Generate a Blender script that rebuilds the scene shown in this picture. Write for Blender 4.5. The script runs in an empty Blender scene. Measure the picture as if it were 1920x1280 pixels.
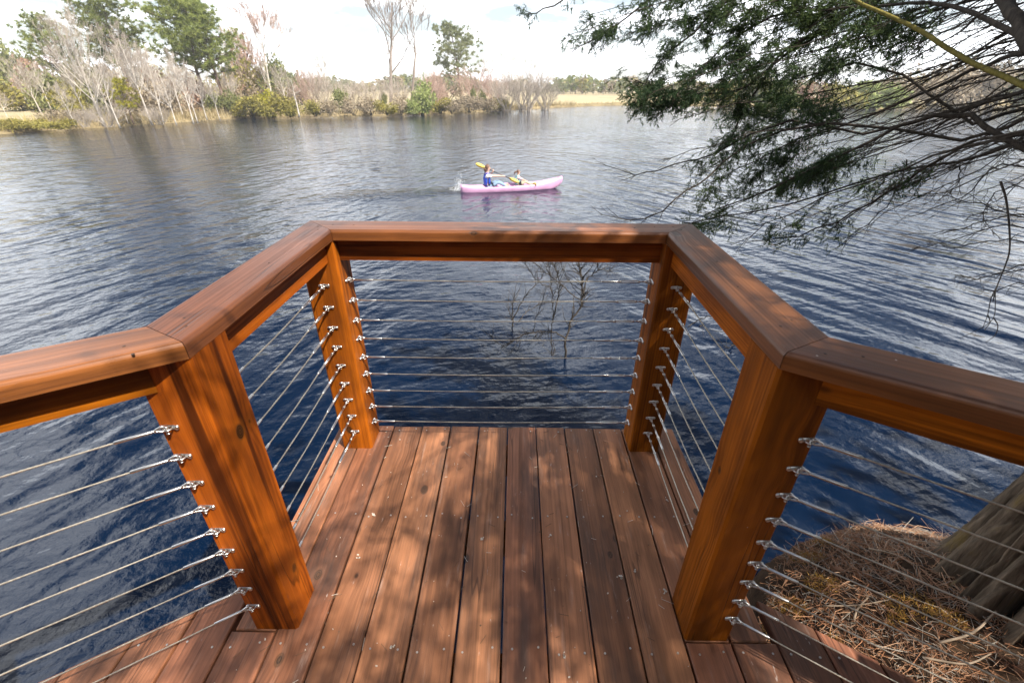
import bpy, bmesh, math, random
import numpy as np
from mathutils import Vector, Matrix, Quaternion

R = random.Random(7)
NR = np.random.default_rng(7)
scene = bpy.context.scene
COL = scene.collection

# ------------------------------------------------------------------ camera
CAM_F, CAM_P, CAM_ROLL, CAM_YAW, CAM_H = 854.96, 0.5145, 0.007, 0.007, 1.537
def cam_axes():
    cy, sy = math.cos(CAM_YAW), math.sin(CAM_YAW)
    rot = Matrix(((cy, -sy, 0), (sy, cy, 0), (0, 0, 1)))
    fwd = rot @ Vector((0, math.cos(CAM_P), -math.sin(CAM_P)))
    right = rot @ Vector((1, 0, 0))
    up = right.cross(fwd)
    c, s = math.cos(CAM_ROLL), math.sin(CAM_ROLL)
    return fwd, c * right + s * up, -s * right + c * up
FWD, RIGHT, UP = cam_axes()
CPOS = Vector((0, 0, CAM_H))
cam_d = bpy.data.cameras.new('camera')
cam_d.sensor_width = 36.0
cam_d.lens = CAM_F / 1920 * 36.0
cam_d.clip_start = 0.02
cam_d.clip_end = 3000
cam_d.dof.use_dof = True
cam_d.dof.focus_distance = 1.9
cam_d.dof.aperture_fstop = 5.0
cam = bpy.data.objects.new('camera', cam_d)
COL.objects.link(cam)
cam.matrix_world = Matrix(((RIGHT.x, UP.x, -FWD.x, 0), (RIGHT.y, UP.y, -FWD.y, 0), (RIGHT.z, UP.z, -FWD.z, CAM_H), (0, 0, 0, 1)))
scene.camera = cam

def ray(px, py):
    return FWD + RIGHT * ((px - 960) / CAM_F) - UP * ((py - 640) / CAM_F)
def at_z(px, py, z):
    d = ray(px, py)
    return CPOS + d * ((z - CAM_H) / d.z)
def at_y(px, py, y):
    d = ray(px, py)
    return CPOS + d * (y / d.y)
def at_depth(px, py, t):
    return CPOS + ray(px, py) * t

# ------------------------------------------------------------------ light
SX, SY = 0.60, 0.50
SUN = Vector((SX, -SY, 1.0)).normalized()
world = bpy.data.worlds.new("World")
scene.world = world
world.use_nodes = True
wt = world.node_tree
wt.nodes.clear()
def wn(t, **k):
    n = wt.nodes.new(t)
    for a, b in k.items(): setattr(n, a, b)
    return n
sky = wn('ShaderNodeTexSky', sky_type='NISHITA')
sky.sun_disc = False
sky.sun_elevation = math.asin(SUN.z)
sky.sun_rotation = math.atan2(SUN.x, SUN.y)
sky.air_density = 1.0
sky.dust_density = 0.6
sky.ozone_density = 1.5
bg_sky = wn('ShaderNodeBackground'); bg_sky.inputs['Strength'].default_value = 0.055
bg_cloud = wn('ShaderNodeBackground'); bg_cloud.inputs['Strength'].default_value = 0.92
wo = wn('ShaderNodeOutputWorld')
mixs = wn('ShaderNodeMixShader')
tc = wn('ShaderNodeTexCoord')
sep = wn('ShaderNodeSeparateXYZ')
wt.links.new(tc.outputs['Generated'], sep.inputs[0])
def wmath(op, a, b=None, clamp=False):
    n = wn('ShaderNodeMath', operation=op, use_clamp=clamp)
    for i, v in enumerate((a, b)):
        if v is None: continue
        if isinstance(v, (int, float)): n.inputs[i].default_value = v
        else: wt.links.new(v, n.inputs[i])
    return n.outputs[0]
zc = wmath('ADD', wmath('MAXIMUM', sep.outputs['Z'], 0.0), 0.16)
comb = wn('ShaderNodeCombineXYZ')
wt.links.new(wmath('DIVIDE', sep.outputs['X'], zc), comb.inputs[0])
wt.links.new(wmath('DIVIDE', sep.outputs['Y'], zc), comb.inputs[1])
cn = wn('ShaderNodeTexNoise'); cn.inputs['Scale'].default_value = 0.9; cn.inputs['Detail'].default_value = 7; cn.inputs['Roughness'].default_value = 0.58
cn.inputs['Distortion'].default_value = 0.3
wt.links.new(comb.outputs[0], cn.inputs['Vector'])
# a cloud layer seen edge-on towards the horizon covers more of the sky
cover = wmath('DIVIDE', 0.115, wmath('ADD', wmath('MAXIMUM', sep.outputs['Z'], 0.0), 0.06))
m0 = wmath('ADD', cn.outputs['Fac'], cover)
mr = wn('ShaderNodeMapRange'); mr.interpolation_type = 'SMOOTHSTEP'
mr.inputs['From Min'].default_value = 0.62; mr.inputs['From Max'].default_value = 0.82
wt.links.new(m0, mr.inputs['Value'])
cn3 = wn('ShaderNodeTexNoise'); cn3.inputs['Scale'].default_value = 1.15; cn3.inputs['Detail'].default_value = 6; cn3.inputs['Roughness'].default_value = 0.6
off3 = wn('ShaderNodeVectorMath', operation='ADD'); off3.inputs[1].default_value = (0.0, 0.0, 0.0)
wt.links.new(comb.outputs[0], off3.inputs[0]); wt.links.new(off3.outputs[0], cn3.inputs['Vector'])
mr3 = wn('ShaderNodeMapRange'); mr3.interpolation_type = 'SMOOTHSTEP'
mr3.inputs['From Min'].default_value = 0.41; mr3.inputs['From Max'].default_value = 0.60
mr3.inputs['To Min'].default_value = 0.14
wt.links.new(cn3.outputs['Fac'], mr3.inputs['Value'])
wt.links.new(wmath('MULTIPLY', mr.outputs[0], mr3.outputs[0]), mixs.inputs[0])
cc = wn('ShaderNodeMix', data_type='RGBA')
cc.inputs['A'].default_value = (0.80, 0.86, 0.95, 1); cc.inputs['B'].default_value = (1.0, 0.995, 0.985, 1)
cn2 = wn('ShaderNodeTexNoise'); cn2.inputs['Scale'].default_value = 2.2; cn2.inputs['Detail'].default_value = 5
wt.links.new(comb.outputs[0], cn2.inputs['Vector'])
wt.links.new(cn2.outputs['Fac'], cc.inputs['Factor'])
wt.links.new(cc.outputs['Result'], bg_cloud.inputs['Color'])
bg_cloud.inputs['Strength'].default_value = 1.7
wt.links.new(sky.outputs[0], bg_sky.inputs['Color'])
wt.links.new(bg_sky.outputs[0], mixs.inputs[1])
wt.links.new(bg_cloud.outputs[0], mixs.inputs[2])
wt.links.new(mixs.outputs[0], wo.inputs['Surface'])

sun_d = bpy.data.lights.new('sun', 'SUN')
sun_d.energy = 5.0
sun_d.angle = math.radians(0.53)
sun_d.color = (1.0, 0.95, 0.86)
sun = bpy.data.objects.new('sun', sun_d)
COL.objects.link(sun)
sun.rotation_euler = SUN.to_track_quat('Z', 'Y').to_euler()

vs = scene.view_settings
vs.view_transform = 'Standard'
try: vs.look = 'None'
except Exception: pass
vs.exposure = 1.03
vs.gamma = 1.0
vs.use_curve_mapping = False
scene.cycles.max_bounces = 8
scene.cycles.transparent_max_bounces = 8
scene.cycles.sample_clamp_indirect = 6.0

# ------------------------------------------------------------------ helpers
class MB:
    """collects vertices and faces of ONE mesh object"""
    def __init__(s): s.v = []; s.f = []; s.mi = []
    def add(s, vs_, fs, m=0):
        o = len(s.v); s.v.extend(vs_)
        for f in fs: s.f.append(tuple(i + o for i in f)); s.mi.append(m)
    def box(s, c, h, m=0, rot=None):
        vv = []
        for x in (-1, 1):
            for y in (-1, 1):
                for z in (-1, 1):
                    p = Vector((x * h[0], y * h[1], z * h[2]))
                    if rot: p = rot @ p
                    vv.append(tuple(Vector(c) + p))
        s.add(vv, [(0, 1, 3, 2), (4, 6, 7, 5), (0, 4, 5, 1), (2, 3, 7, 6), (0, 2, 6, 4), (1, 5, 7, 3)], m)
    def tube(s, pts, rad, n=6, m=0, cap=True):
        pts = [Vector(p) for p in pts]
        k = len(pts)
        if k < 2: return
        if isinstance(rad, (int, float)): rad = [rad] * k
        o = len(s.v)
        t0 = (pts[1] - pts[0]).normalized()
        ref = Vector((0, 0, 1)) if abs(t0.z) < 0.9 else Vector((1, 0, 0))
        a = t0.cross(ref).normalized(); 
        for i in range(k):
            t = (pts[min(i + 1, k - 1)] - pts[max(i - 1, 0)])
            if t.length < 1e-9: t = t0
            t = t.normalized()
            a = (a - t * a.dot(t))
            if a.length < 1e-6: a = t.orthogonal()
            a.normalize(); b = t.cross(a)
            r = rad[i]; p = pts[i]
            for j in range(n):
                th = 2 * math.pi * j / n
                c_, s_ = math.cos(th) * r, math.sin(th) * r
                s.v.append((p.x + a.x * c_ + b.x * s_, p.y + a.y * c_ + b.y * s_, p.z + a.z * c_ + b.z * s_))
        for i in range(k - 1):
            for j in range(n):
                j2 = (j + 1) % n
                s.f.append((o + i * n + j, o + i * n + j2, o + (i + 1) * n + j2, o + (i + 1) * n + j)); s.mi.append(m)
        if cap and n > 2:
            s.f.append(tuple(o + j for j in range(n - 1, -1, -1))); s.mi.append(m)
            s.f.append(tuple(o + (k - 1) * n + j for j in range(n))); s.mi.append(m)
    def tri(s, a, b, c, m=0):
        o = len(s.v); s.v.extend((tuple(a), tuple(b), tuple(c))); s.f.append((o, o + 1, o + 2)); s.mi.append(m)
    def quad(s, a, b, c, d, m=0):
        o = len(s.v); s.v.extend((tuple(a), tuple(b), tuple(c), tuple(d))); s.f.append((o, o + 1, o + 2, o + 3)); s.mi.append(m)
    def ball(s, c, r, n=8, m=0, squash=(1, 1, 1)):
        vv = []; ff = []
        rings = max(3, n // 2)
        vv.append((c[0], c[1], c[2] + r * squash[2]))
        for i in range(1, rings):
            ph = math.pi * i / rings
            for j in range(n):
                th = 2 * math.pi * j / n
                vv.append((c[0] + r * squash[0] * math.sin(ph) * math.cos(th), c[1] + r * squash[1] * math.sin(ph) * math.sin(th), c[2] + r * squash[2] * math.cos(ph)))
        vv.append((c[0], c[1], c[2] - r * squash[2]))
        for j in range(n): ff.append((0, 1 + j, 1 + (j + 1) % n))
        for i in range(rings - 2):
            for j in range(n):
                a = 1 + i * n + j; b = 1 + i * n + (j + 1) % n
                ff.append((a, a + n, b + n, b))
        l = len(vv) - 1; st = 1 + (rings - 2) * n
        for j in range(n): ff.append((l, st + (j + 1) % n, st + j))
        s.add(vv, ff, m)
    def mesh(s, name, mats, smooth=False):
        me = bpy.data.meshes.new(name)
        me.from_pydata(s.v, [], s.f)
        if not isinstance(mats, (list, tuple)): mats = [mats]
        for mt in mats: me.materials.append(mt)
        if len(mats) > 1: me.polygons.foreach_set('material_index', s.mi)
        if smooth: me.polygons.foreach_set('use_smooth', [True] * len(me.polygons))
        me.update()
        return me
    def build(s, name, mats, parent=None, smooth=False, **props):
        o = bpy.data.objects.new(name, s.mesh(name, mats, smooth))
        return link(o, parent, **props)

def link(o, parent=None, **props):
    COL.objects.link(o)
    if parent is not None: o.parent = parent
    for k, v in props.items():
        if v is not None: o[k] = v
    return o
def thing(name, label, cat, loc=(0, 0, 0), group=None, rot=(0, 0, 0), scale=1.0):
    o = bpy.data.objects.new(name, None)
    o.empty_display_size = 0.1
    COL.objects.link(o)
    o.location = loc; o.rotation_euler = rot; o.scale = (scale,) * 3 if isinstance(scale, (int, float)) else scale
    o['label'] = label; o['category'] = cat
    if group: o['group'] = group
    return o
def copy_tree(root, label=None, loc=None, rot=None, scale=None):
    c = root.copy(); COL.objects.link(c)
    for ch in root.children:
        k = ch.copy(); COL.objects.link(k); k.parent = c
        for g in ch.children:
            g2 = g.copy(); COL.objects.link(g2); g2.parent = k
    if label: c['label'] = label
    if loc is not None: c.location = loc
    if rot is not None: c.rotation_euler = rot
    if scale is not None: c.scale = (scale,) * 3 if isinstance(scale, (int, float)) else scale
    return c

# ------------------------------------------------------------------ materials
def newmat(name):
    m = bpy.data.materials.new(name); m.use_nodes = True
    return m, m.node_tree, m.node_tree.nodes['Principled BSDF']
class NT:
    def __init__(s, nt): s.nt = nt
    def n(s, t, **k):
        x = s.nt.nodes.new(t)
        for a, b in k.items(): setattr(x, a, b)
        return x
    def set(s, sock, v):
        if hasattr(v, 'is_linked') or isinstance(v, bpy.types.NodeSocket): s.nt.links.new(v, sock)
        else: sock.default_value = v
    def math(s, op, a, b=None, c=None, clamp=False):
        x = s.n('ShaderNodeMath', operation=op, use_clamp=clamp)
        for i, v in enumerate((a, b, c)):
            if v is not None: s.set(x.inputs[i], v)
        return x.outputs[0]
    def vmath(s, op, a, b=None):
        x = s.n('ShaderNodeVectorMath', operation=op)
        s.set(x.inputs[0], a)
        if b is not None: s.set(x.inputs[1], b)
        return x.outputs['Value'] if op in ('LENGTH', 'DOT_PRODUCT', 'DISTANCE') else x.outputs[0]
    def noise(s, vec, scale=1.0, detail=3.0, rough=0.5, dist=0.0, out='Fac'):
        x = s.n('ShaderNodeTexNoise')
        if vec is not None: s.set(x.inputs['Vector'], vec)
        x.inputs['Scale'].default_value = scale; x.inputs['Detail'].default_value = detail
        x.inputs['Roughness'].default_value = rough; x.inputs['Distortion'].default_value = dist
        return x.outputs[out]
    def rng(s, v, a, b, c=0.0, d=1.0, smooth=True):
        x = s.n('ShaderNodeMapRange')
        if smooth: x.interpolation_type = 'SMOOTHSTEP'
        s.set(x.inputs['Value'], v)
        x.inputs['From Min'].default_value = a; x.inputs['From Max'].default_value = b
        x.inputs['To Min'].default_value = c; x.inputs['To Max'].default_value = d
        return x.outputs[0]
    def mix(s, f, a, b, blend='MIX'):
        x = s.n('ShaderNodeMix', data_type='RGBA', blend_type=blend)
        s.set(x.inputs['Factor'], f); s.set(x.inputs['A'], a); s.set(x.inputs['B'], b)
        return x.outputs['Result']
    def ramp(s, f, stops):
        x = s.n('ShaderNodeValToRGB')
        s.set(x.inputs[0], f)
        e = x.color_ramp.elements
        while len(e) < len(stops): e.new(0.5)
        for el, (p, c) in zip(e, stops): el.position = p; el.color = (*c, 1)
        return x.outputs[0]
    def comb(s, x, y, z):
        k = s.n('ShaderNodeCombineXYZ')
        for i, v in enumerate((x, y, z)): s.set(k.inputs[i], v)
        return k.outputs[0]
    def bump(s, h, strength=0.3, dist=0.01, normal=None):
        b = s.n('ShaderNodeBump')
        b.inputs['Strength'].default_value = strength; b.inputs['Distance'].default_value = dist
        s.set(b.inputs['Height'], h)
        if normal is not None: s.set(b.inputs['Normal'], normal)
        return b.outputs[0]

def wood(name, dark, light, knot, rough=(0.38, 0.55), deck=False, tone=0.60, streak=0.92, spec=0.5):
    """stained softwood, grain along the local X axis of each piece (metres)"""
    m, nt, bs = newmat(name); T = NT(nt)
    tcn = T.n('ShaderNodeTexCoord'); oi = T.n('ShaderNodeObjectInfo')
    rnd = oi.outputs['Random']
    co = T.vmath('ADD', tcn.outputs['Object'], T.comb(T.math('MULTIPLY', rnd, 41.0), T.math('MULTIPLY', rnd, 13.0), T.math('MULTIPLY', rnd, 7.0)))
    # knots
    cell = (0.30, 0.10, 0.10)
    cs = T.vmath('DIVIDE', co, cell)
    vo = T.n('ShaderNodeTexVoronoi'); vo.inputs['Scale'].default_value = 1.0
    T.set(vo.inputs['Vector'], cs)
    dv = T.vmath('MULTIPLY', T.vmath('SUBTRACT', cs, vo.outputs['Position']), (0.30 * 0.62, 0.10, 0.10))
    rr = T.vmath('LENGTH', dv)
    sc = T.n('ShaderNodeSeparateColor'); T.set(sc.inputs[0], vo.outputs['Color'])
    pick = T.rng(sc.outputs[0], 0.40, 0.44)
    size = T.math('ADD', 0.006, T.math('MULTIPLY', sc.outputs[1], 0.013))
    kn = T.math('MULTIPLY', pick, T.rng(T.math('DIVIDE', rr, size), 1.15, 0.7))
    infl = T.math('MULTIPLY', pick, T.rng(rr, 0.065, 0.006))
    sx = T.n('ShaderNodeSeparateXYZ'); T.set(sx.inputs[0], co)
    low = T.noise(T.vmath('MULTIPLY', co, (0.9, 4.0, 4.0)), 1.0, 2.0)
    so = T.n('ShaderNodeSeparateXYZ'); T.set(so.inputs[0], tcn.outputs['Object'])
    yy = T.math('ADD', so.outputs[1], T.math('MULTIPLY', T.math('SUBTRACT', low, 0.5), 0.022))
    yy = T.math('ADD', yy, T.math('MULTIPLY', infl, 0.014))
    yc = T.math('SUBTRACT', yy, T.math('MULTIPLY', T.math('SUBTRACT', T.math('FRACT', T.math('MULTIPLY', rnd, 17.3)), 0.5), 0.12))
    zc_ = T.math('SUBTRACT', so.outputs[2], T.math('ADD', 0.02, T.math('MULTIPLY', T.math('FRACT', T.math('MULTIPLY', rnd, 29.1)), 0.09)))
    rad = T.math('SQRT', T.math('ADD', T.math('MULTIPLY', yc, yc), T.math('MULTIPLY', zc_, zc_)))
    ringn = T.noise(T.comb(T.math('MULTIPLY', sx.outputs[0], 0.35), T.math('MULTIPLY', rad, 150.0), rnd), 1.0, 3.0, 0.6)
    saw = T.math('SINE', T.math('ADD', T.math('MULTIPLY', rad, 620.0), T.math('MULTIPLY', low, 9.0)))
    ring = T.math('ADD', T.math('MULTIPLY', ringn, 0.8), T.math('MULTIPLY', saw, 0.045))
    fib = T.noise(T.vmath('MULTIPLY', co, (7.0, 420.0, 420.0)), 1.0, 2.0, 0.6)
    f = T.math('ADD', ring, T.math('MULTIPLY', T.math('SUBTRACT', fib, 0.5), 0.35))
    mid = tuple((a * 0.45 + b * 0.55) for a, b in zip(dark, light))
    col = T.ramp(f, [(0.16, dark), (0.38, mid), (0.62, light)])
    st = T.noise(T.vmath('MULTIPLY', co, (0.75, 26.0, 26.0)), 1.0, 4.0, 0.6)
    st2 = T.noise(T.vmath('MULTIPLY', co, (0.8, 3.0, 3.0)), 1.0, 2.0, 0.5)
    col = T.mix(T.math('MULTIPLY', T.rng(st, 0.47, 0.66, 0, 1), T.rng(st2, 0.36, 0.58, 0, streak)), col, (*[c * 0.30 for c in dark], 1))
    # blotchy stain uptake
    bl = T.noise(T.vmath('MULTIPLY', co, (2.2, 9.0, 9.0)), 1.0, 4.0, 0.62)
    col = T.mix(T.rng(bl, 0.44, 0.68, 0, tone), col, (*[c * 0.42 for c in dark], 1), 'MIX')
    ck = T.noise(T.vmath('MULTIPLY', co, (0.55, 14.0, 14.0)), 1.0, 2.0, 0.5)
    ckm = T.noise(T.vmath('MULTIPLY', co, (1.1, 5.0, 5.0)), 1.0, 1.0)
    check = T.math('MULTIPLY', T.rng(T.math('ABSOLUTE', T.math('SUBTRACT', ck, 0.5)), 0.011, 0.003), T.rng(ckm, 0.52, 0.60))
    col = T.mix(T.math('MULTIPLY', check, 0.5), col, (*[c * 0.10 for c in dark], 1))
    vy = T.noise(T.vmath('MULTIPLY', co, (1.6, 4.5, 4.5)), 1.0, 3.0, 0.6)
    vv_ = T.rng(vy, 0.28, 0.72, 0.62, 1.30, False)
    col = T.vmath('MULTIPLY', col, T.comb(vv_, vv_, vv_))
    hv = T.n('ShaderNodeHueSaturation')
    T.set(hv.inputs['Value'], T.math('ADD', 0.70, T.math('MULTIPLY', T.math('FRACT', T.math('MULTIPLY', rnd, 53.7)), 0.58)))
    T.set(hv.inputs['Hue'], T.math('ADD', 0.494, T.math('MULTIPLY', T.math('FRACT', T.math('MULTIPLY', rnd, 91.7)), 0.012)))
    T.set(hv.inputs['Color'], col); col = hv.outputs[0]
    halo = T.math('MULTIPLY', pick, T.rng(T.math('DIVIDE', rr, size), 2.2, 1.0, 0, 0.45))
    col = T.mix(halo, col, (*[c * 0.5 for c in light], 1))
    kr = T.math('SINE', T.math('MULTIPLY', rr, 1500.0))
    kcol = T.mix(T.rng(kr, -1, 1), (*[c * 0.35 for c in knot], 1), (*knot, 1))
    col = T.mix(kn, col, kcol)
    ro = T.rng(f, 0.2, 0.7, rough[1], rough[0])
    h = T.math('ADD', T.math('MULTIPLY', f, 0.6), T.math('ADD', T.math('MULTIPLY', kn, -0.9), T.math('MULTIPLY', check, -0.9)))
    if deck:
        # sun-bleached and greyed tread, scuffs and pale flecks
        w1 = T.noise(T.vmath('MULTIPLY', co, (1.4, 6.0, 6.0)), 1.0, 5.0, 0.65)
        col = T.mix(T.rng(w1, 0.46, 0.72, 0, 0.72), col, (0.060, 0.040, 0.032, 1))
        w2 = T.noise(T.vmath('MULTIPLY', co, (3.0, 24.0, 24.0)), 1.0, 6.0, 0.72)
        col = T.mix(T.rng(w2, 0.56, 0.80, 0, 0.60), col, (0.42, 0.30, 0.24, 1))
        w3 = T.noise(T.vmath('MULTIPLY', co, (26.0, 90.0, 90.0)), 1.0, 3.0, 0.6)
        w4 = T.noise(T.vmath('MULTIPLY', co, (5.0, 7.0, 7.0)), 1.0, 2.0, 0.5)
        col = T.mix(T.math('MULTIPLY', T.rng(w3, 0.66, 0.74), T.rng(w4, 0.50, 0.62, 0, 0.7)), col, (0.50, 0.43, 0.38, 1))
        ro = T.math('ADD', ro, T.rng(w2, 0.4, 0.8, -0.03, 0.2))
    sp = T.n('ShaderNodeTexVoronoi'); sp.inputs['Scale'].default_value = 1.0
    T.set(sp.inputs['Vector'], T.vmath('MULTIPLY', co, (13.0, 13.0, 13.0)))
    sp2 = T.n('ShaderNodeSeparateColor'); T.set(sp2.inputs[0], sp.outputs['Color'])
    speck = T.math('MULTIPLY', T.rng(sp.outputs['Distance'], 0.034, 0.020), T.rng(sp2.outputs[2], 0.62, 0.66))
    col = T.mix(T.math('MULTIPLY', speck, 0.75), col, (0.60, 0.50, 0.42, 1))
    T.set(bs.inputs['Base Color'], col)
    T.set(bs.inputs['Roughness'], ro)
    bs.inputs['Specular IOR Level'].default_value = spec
    T.set(bs.inputs['Normal'], T.bump(h, 0.35, 0.0022))
    return m
M = {}
M['deck'] = wood('deck_board_wood', (0.140, 0.055, 0.026), (0.410, 0.165, 0.080), (0.10, 0.045, 0.020), (0.42, 0.62), deck=True, streak=0.3, spec=0.3)
M['rail'] = wood('rail_wood', (0.140, 0.030, 0.002), (0.470, 0.126, 0.006), (0.075, 0.026, 0.006), (0.42, 0.58), spec=0.16)
M['cap'] = wood('cap_wood', (0.095, 0.031, 0.009), (0.235, 0.080, 0.021), (0.09, 0.035, 0.012), (0.32, 0.46), tone=0.28, streak=0.6, spec=0.5)

def simple(name, col, rough=0.6, metal=0.0, var=0.0, scale=8.0, spec=0.5, bumpd=0.0, island=0.0, coat=0.0):
    m, nt, bs = newmat(name); T = NT(nt)
    c = (*col, 1)
    if var or island:
        tcn = T.n('ShaderNodeTexCoord')
        v = T.noise(tcn.outputs['Object'], scale, 4.0, 0.6)
        f = T.rng(v, 0.3, 0.7, 1 - var, 1 + var, smooth=False)
        if island:
            g = T.n('ShaderNodeNewGeometry')
            f = T.math('MULTIPLY', f, T.rng(g.outputs['Random Per Island'], 0, 1, 1 - island, 1 + island, smooth=False))
        cc_ = T.vmath('MULTIPLY', tuple(col), T.comb(f, f, f))
        nt.links.new(cc_, bs.inputs['Base Color'])
        if bumpd: T.set(bs.inputs['Normal'], T.bump(v, 0.6, bumpd))
    else:
        bs.inputs['Base Color'].default_value = c
    bs.inputs['Roughness'].default_value = rough
    bs.inputs['Metallic'].default_value = metal
    bs.inputs['Specular IOR Level'].default_value = spec
    bs.inputs['Coat Weight'].default_value = coat
    return m
def leafmat(name, cols, rough=0.6, trans=0.25):
    """leaf or needle surface: every leaf island takes its own tone, some light passes through"""
    m, nt, bs = newmat(name); T = NT(nt)
    g = T.n('ShaderNodeNewGeometry'); oi = T.n('ShaderNodeObjectInfo')
    tcn = T.n('ShaderNodeTexCoord')
    big = T.noise(tcn.outputs['Object'], 0.9, 2.0, 0.5)
    f = T.math('ADD', T.math('MULTIPLY', g.outputs['Random Per Island'], 0.55), T.math('MULTIPLY', T.rng(big, 0.3, 0.7, 0, 1, False), 0.45))
    n_ = len(cols)
    col = T.ramp(f, [(i / (n_ - 1) * 0.8 + 0.1, c) for i, c in enumerate(cols)])
    hv = T.n('ShaderNodeHueSaturation')
    T.set(hv.inputs['Value'], T.math('ADD', 0.82, T.math('MULTIPLY', oi.outputs['Random'], 0.36)))
    T.set(hv.inputs['Color'], col)
    col = hv.outputs[0]
    T.set(bs.inputs['Base Color'], col)
    bs.inputs['Roughness'].default_value = rough
    bs.inputs['Specular IOR Level'].default_value = 0.25
    tr = T.n('ShaderNodeBsdfTranslucent'); T.set(tr.inputs['Color'], col)
    mx = T.n('ShaderNodeMixShader'); mx.inputs[0].default_value = trans
    nt.links.new(bs.outputs[0], mx.inputs[1]); nt.links.new(tr.outputs[0], mx.inputs[2])
    nt.links.new(mx.outputs[0], nt.nodes['Material Output'].inputs['Surface'])
    return m

M['steel'] = simple('stainless_steel', (0.62, 0.60, 0.57), 0.28, 1.0, var=0.15, scale=60)
M['screw'] = simple('deck_screw_steel', (0.50, 0.46, 0.41), 0.45, 0.7)
M['cable'] = simple('steel_wire_rope', (0.50, 0.44, 0.35), 0.38, 0.85, var=0.25, scale=90)

# bark
def bark(name, dark, light, sx=1.0, moss=None, rough=0.85, bumpd=0.02):
    m, nt, bs = newmat(name); T = NT(nt)
    tcn = T.n('ShaderNodeTexCoord'); o = tcn.outputs['Object']
    f1 = T.noise(T.vmath('MULTIPLY', o, (22 * sx, 22 * sx, 2.2 * sx)), 1.0, 5.0, 0.68, 0.5)
    f2 = T.noise(T.vmath('MULTIPLY', o, (90 * sx, 90 * sx, 6.0 * sx)), 1.0, 3.0, 0.6)
    f = T.math('ADD', T.math('MULTIPLY', f1, 0.7), T.math('MULTIPLY', f2, 0.3))
    col = T.ramp(f, [(0.30, dark), (0.52, tuple((a + b) / 2 for a, b in zip(dark, light))), (0.68, light)])
    if moss:
        g = T.noise(o, 3.5, 4.0, 0.6)
        col = T.mix(T.rng(T.math('ADD', g, T.math('MULTIPLY', T.math('SUBTRACT', f1, 0.5), 0.8)), 0.52, 0.72, 0, 0.75), col, (*moss, 1))
    T.set(bs.inputs['Base Color'], col)
    bs.inputs['Roughness'].default_value = rough
    bs.inputs['Specular IOR Level'].default_value = 0.2
    T.set(bs.inputs['Normal'], T.bump(f, 0.8, bumpd))
    return m
M['cedar_bark'] = bark('cedar_bark', (0.014, 0.010, 0.007), (0.30, 0.225, 0.155), moss=(0.19, 0.125, 0.020))
M['root_bark'] = bark('root_knee_bark', (0.06, 0.032, 0.02), (0.26, 0.15, 0.095))
M['limb_bark'] = bark('cedar_limb_bark', (0.022, 0.018, 0.014), (0.105, 0.085, 0.066), 2.0, bumpd=0.004)
M['moss_limb'] = bark('mossy_limb_bark', (0.10, 0.085, 0.02), (0.26, 0.21, 0.055), 2.0, bumpd=0.003)
M['twig'] = simple('dead_twig_bark', (0.048, 0.040, 0.033), 0.8, var=0.3, scale=6, spec=0.2)
M['shrub_twig'] = simple('drowned_shrub_bark', (0.050, 0.040, 0.032), 0.7, var=0.5, scale=9, spec=0.3)
M['pale_bark'] = simple('pale_bare_bark', (0.56, 0.50, 0.43), 0.8, var=0.30, scale=0.8, spec=0.2)
M['pale_twig'] = simple('pale_bare_twig', (0.40, 0.34, 0.285), 0.8, var=0.2, scale=0.5, spec=0.2)
M['pink_twig'] = simple('budding_twig', (0.44, 0.31, 0.26), 0.8, var=0.2, scale=0.5, spec=0.2)
M['grey_bark'] = simple('grey_bark', (0.24, 0.195, 0.165), 0.8, var=0.3, scale=0.8, spec=0.2)
M['pine_bark'] = simple('pine_bark', (0.17, 0.115, 0.085), 0.9, var=0.45, scale=1.6, spec=0.1)
M['pine_leaf'] = leafmat('pine_needles', [(0.11, 0.145, 0.036), (0.22, 0.255, 0.062), (0.34, 0.35, 0.11)], trans=0.45)
M['far_pine_leaf'] = leafmat('far_pine_needles', [(0.17, 0.20, 0.085), (0.25, 0.275, 0.12), (0.33, 0.33, 0.16)], trans=0.4)
M['gold_leaf'] = leafmat('yellow_pine_needles', [(0.20, 0.20, 0.015), (0.34, 0.31, 0.02), (0.42, 0.38, 0.03)])
M['olive_leaf'] = leafmat('olive_shrub_leaf', [(0.17, 0.15, 0.035), (0.30, 0.26, 0.055), (0.40, 0.34, 0.085)])
M['green_leaf'] = leafmat('green_shrub_leaf', [(0.12, 0.135, 0.045), (0.21, 0.22, 0.075), (0.30, 0.29, 0.115)])
M['lime_leaf'] = leafmat('lime_shrub_leaf', [(0.15, 0.19, 0.05), (0.26, 0.30, 0.09), (0.36, 0.38, 0.15)])
M['brown_leaf'] = leafmat('brown_shrub_leaf', [(0.22, 0.17, 0.11), (0.34, 0.27, 0.18), (0.44, 0.36, 0.26)])
M['rust_leaf'] = leafmat('rusty_bud_leaf', [(0.26, 0.15, 0.10), (0.36, 0.22, 0.15), (0.42, 0.29, 0.20)])
M['reed'] = leafmat('dry_reed', [(0.28, 0.21, 0.10), (0.40, 0.31, 0.16), (0.48, 0.40, 0.24)])
M['reed_gold'] = leafmat('golden_reed', [(0.30, 0.24, 0.07), (0.42, 0.33, 0.09), (0.38, 0.34, 0.12)])
M['cedar_leaf'] = leafmat('cedar_needles', [(0.016, 0.036, 0.016), (0.040, 0.072, 0.026), (0.10, 0.135, 0.036)], trans=0.35)

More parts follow.
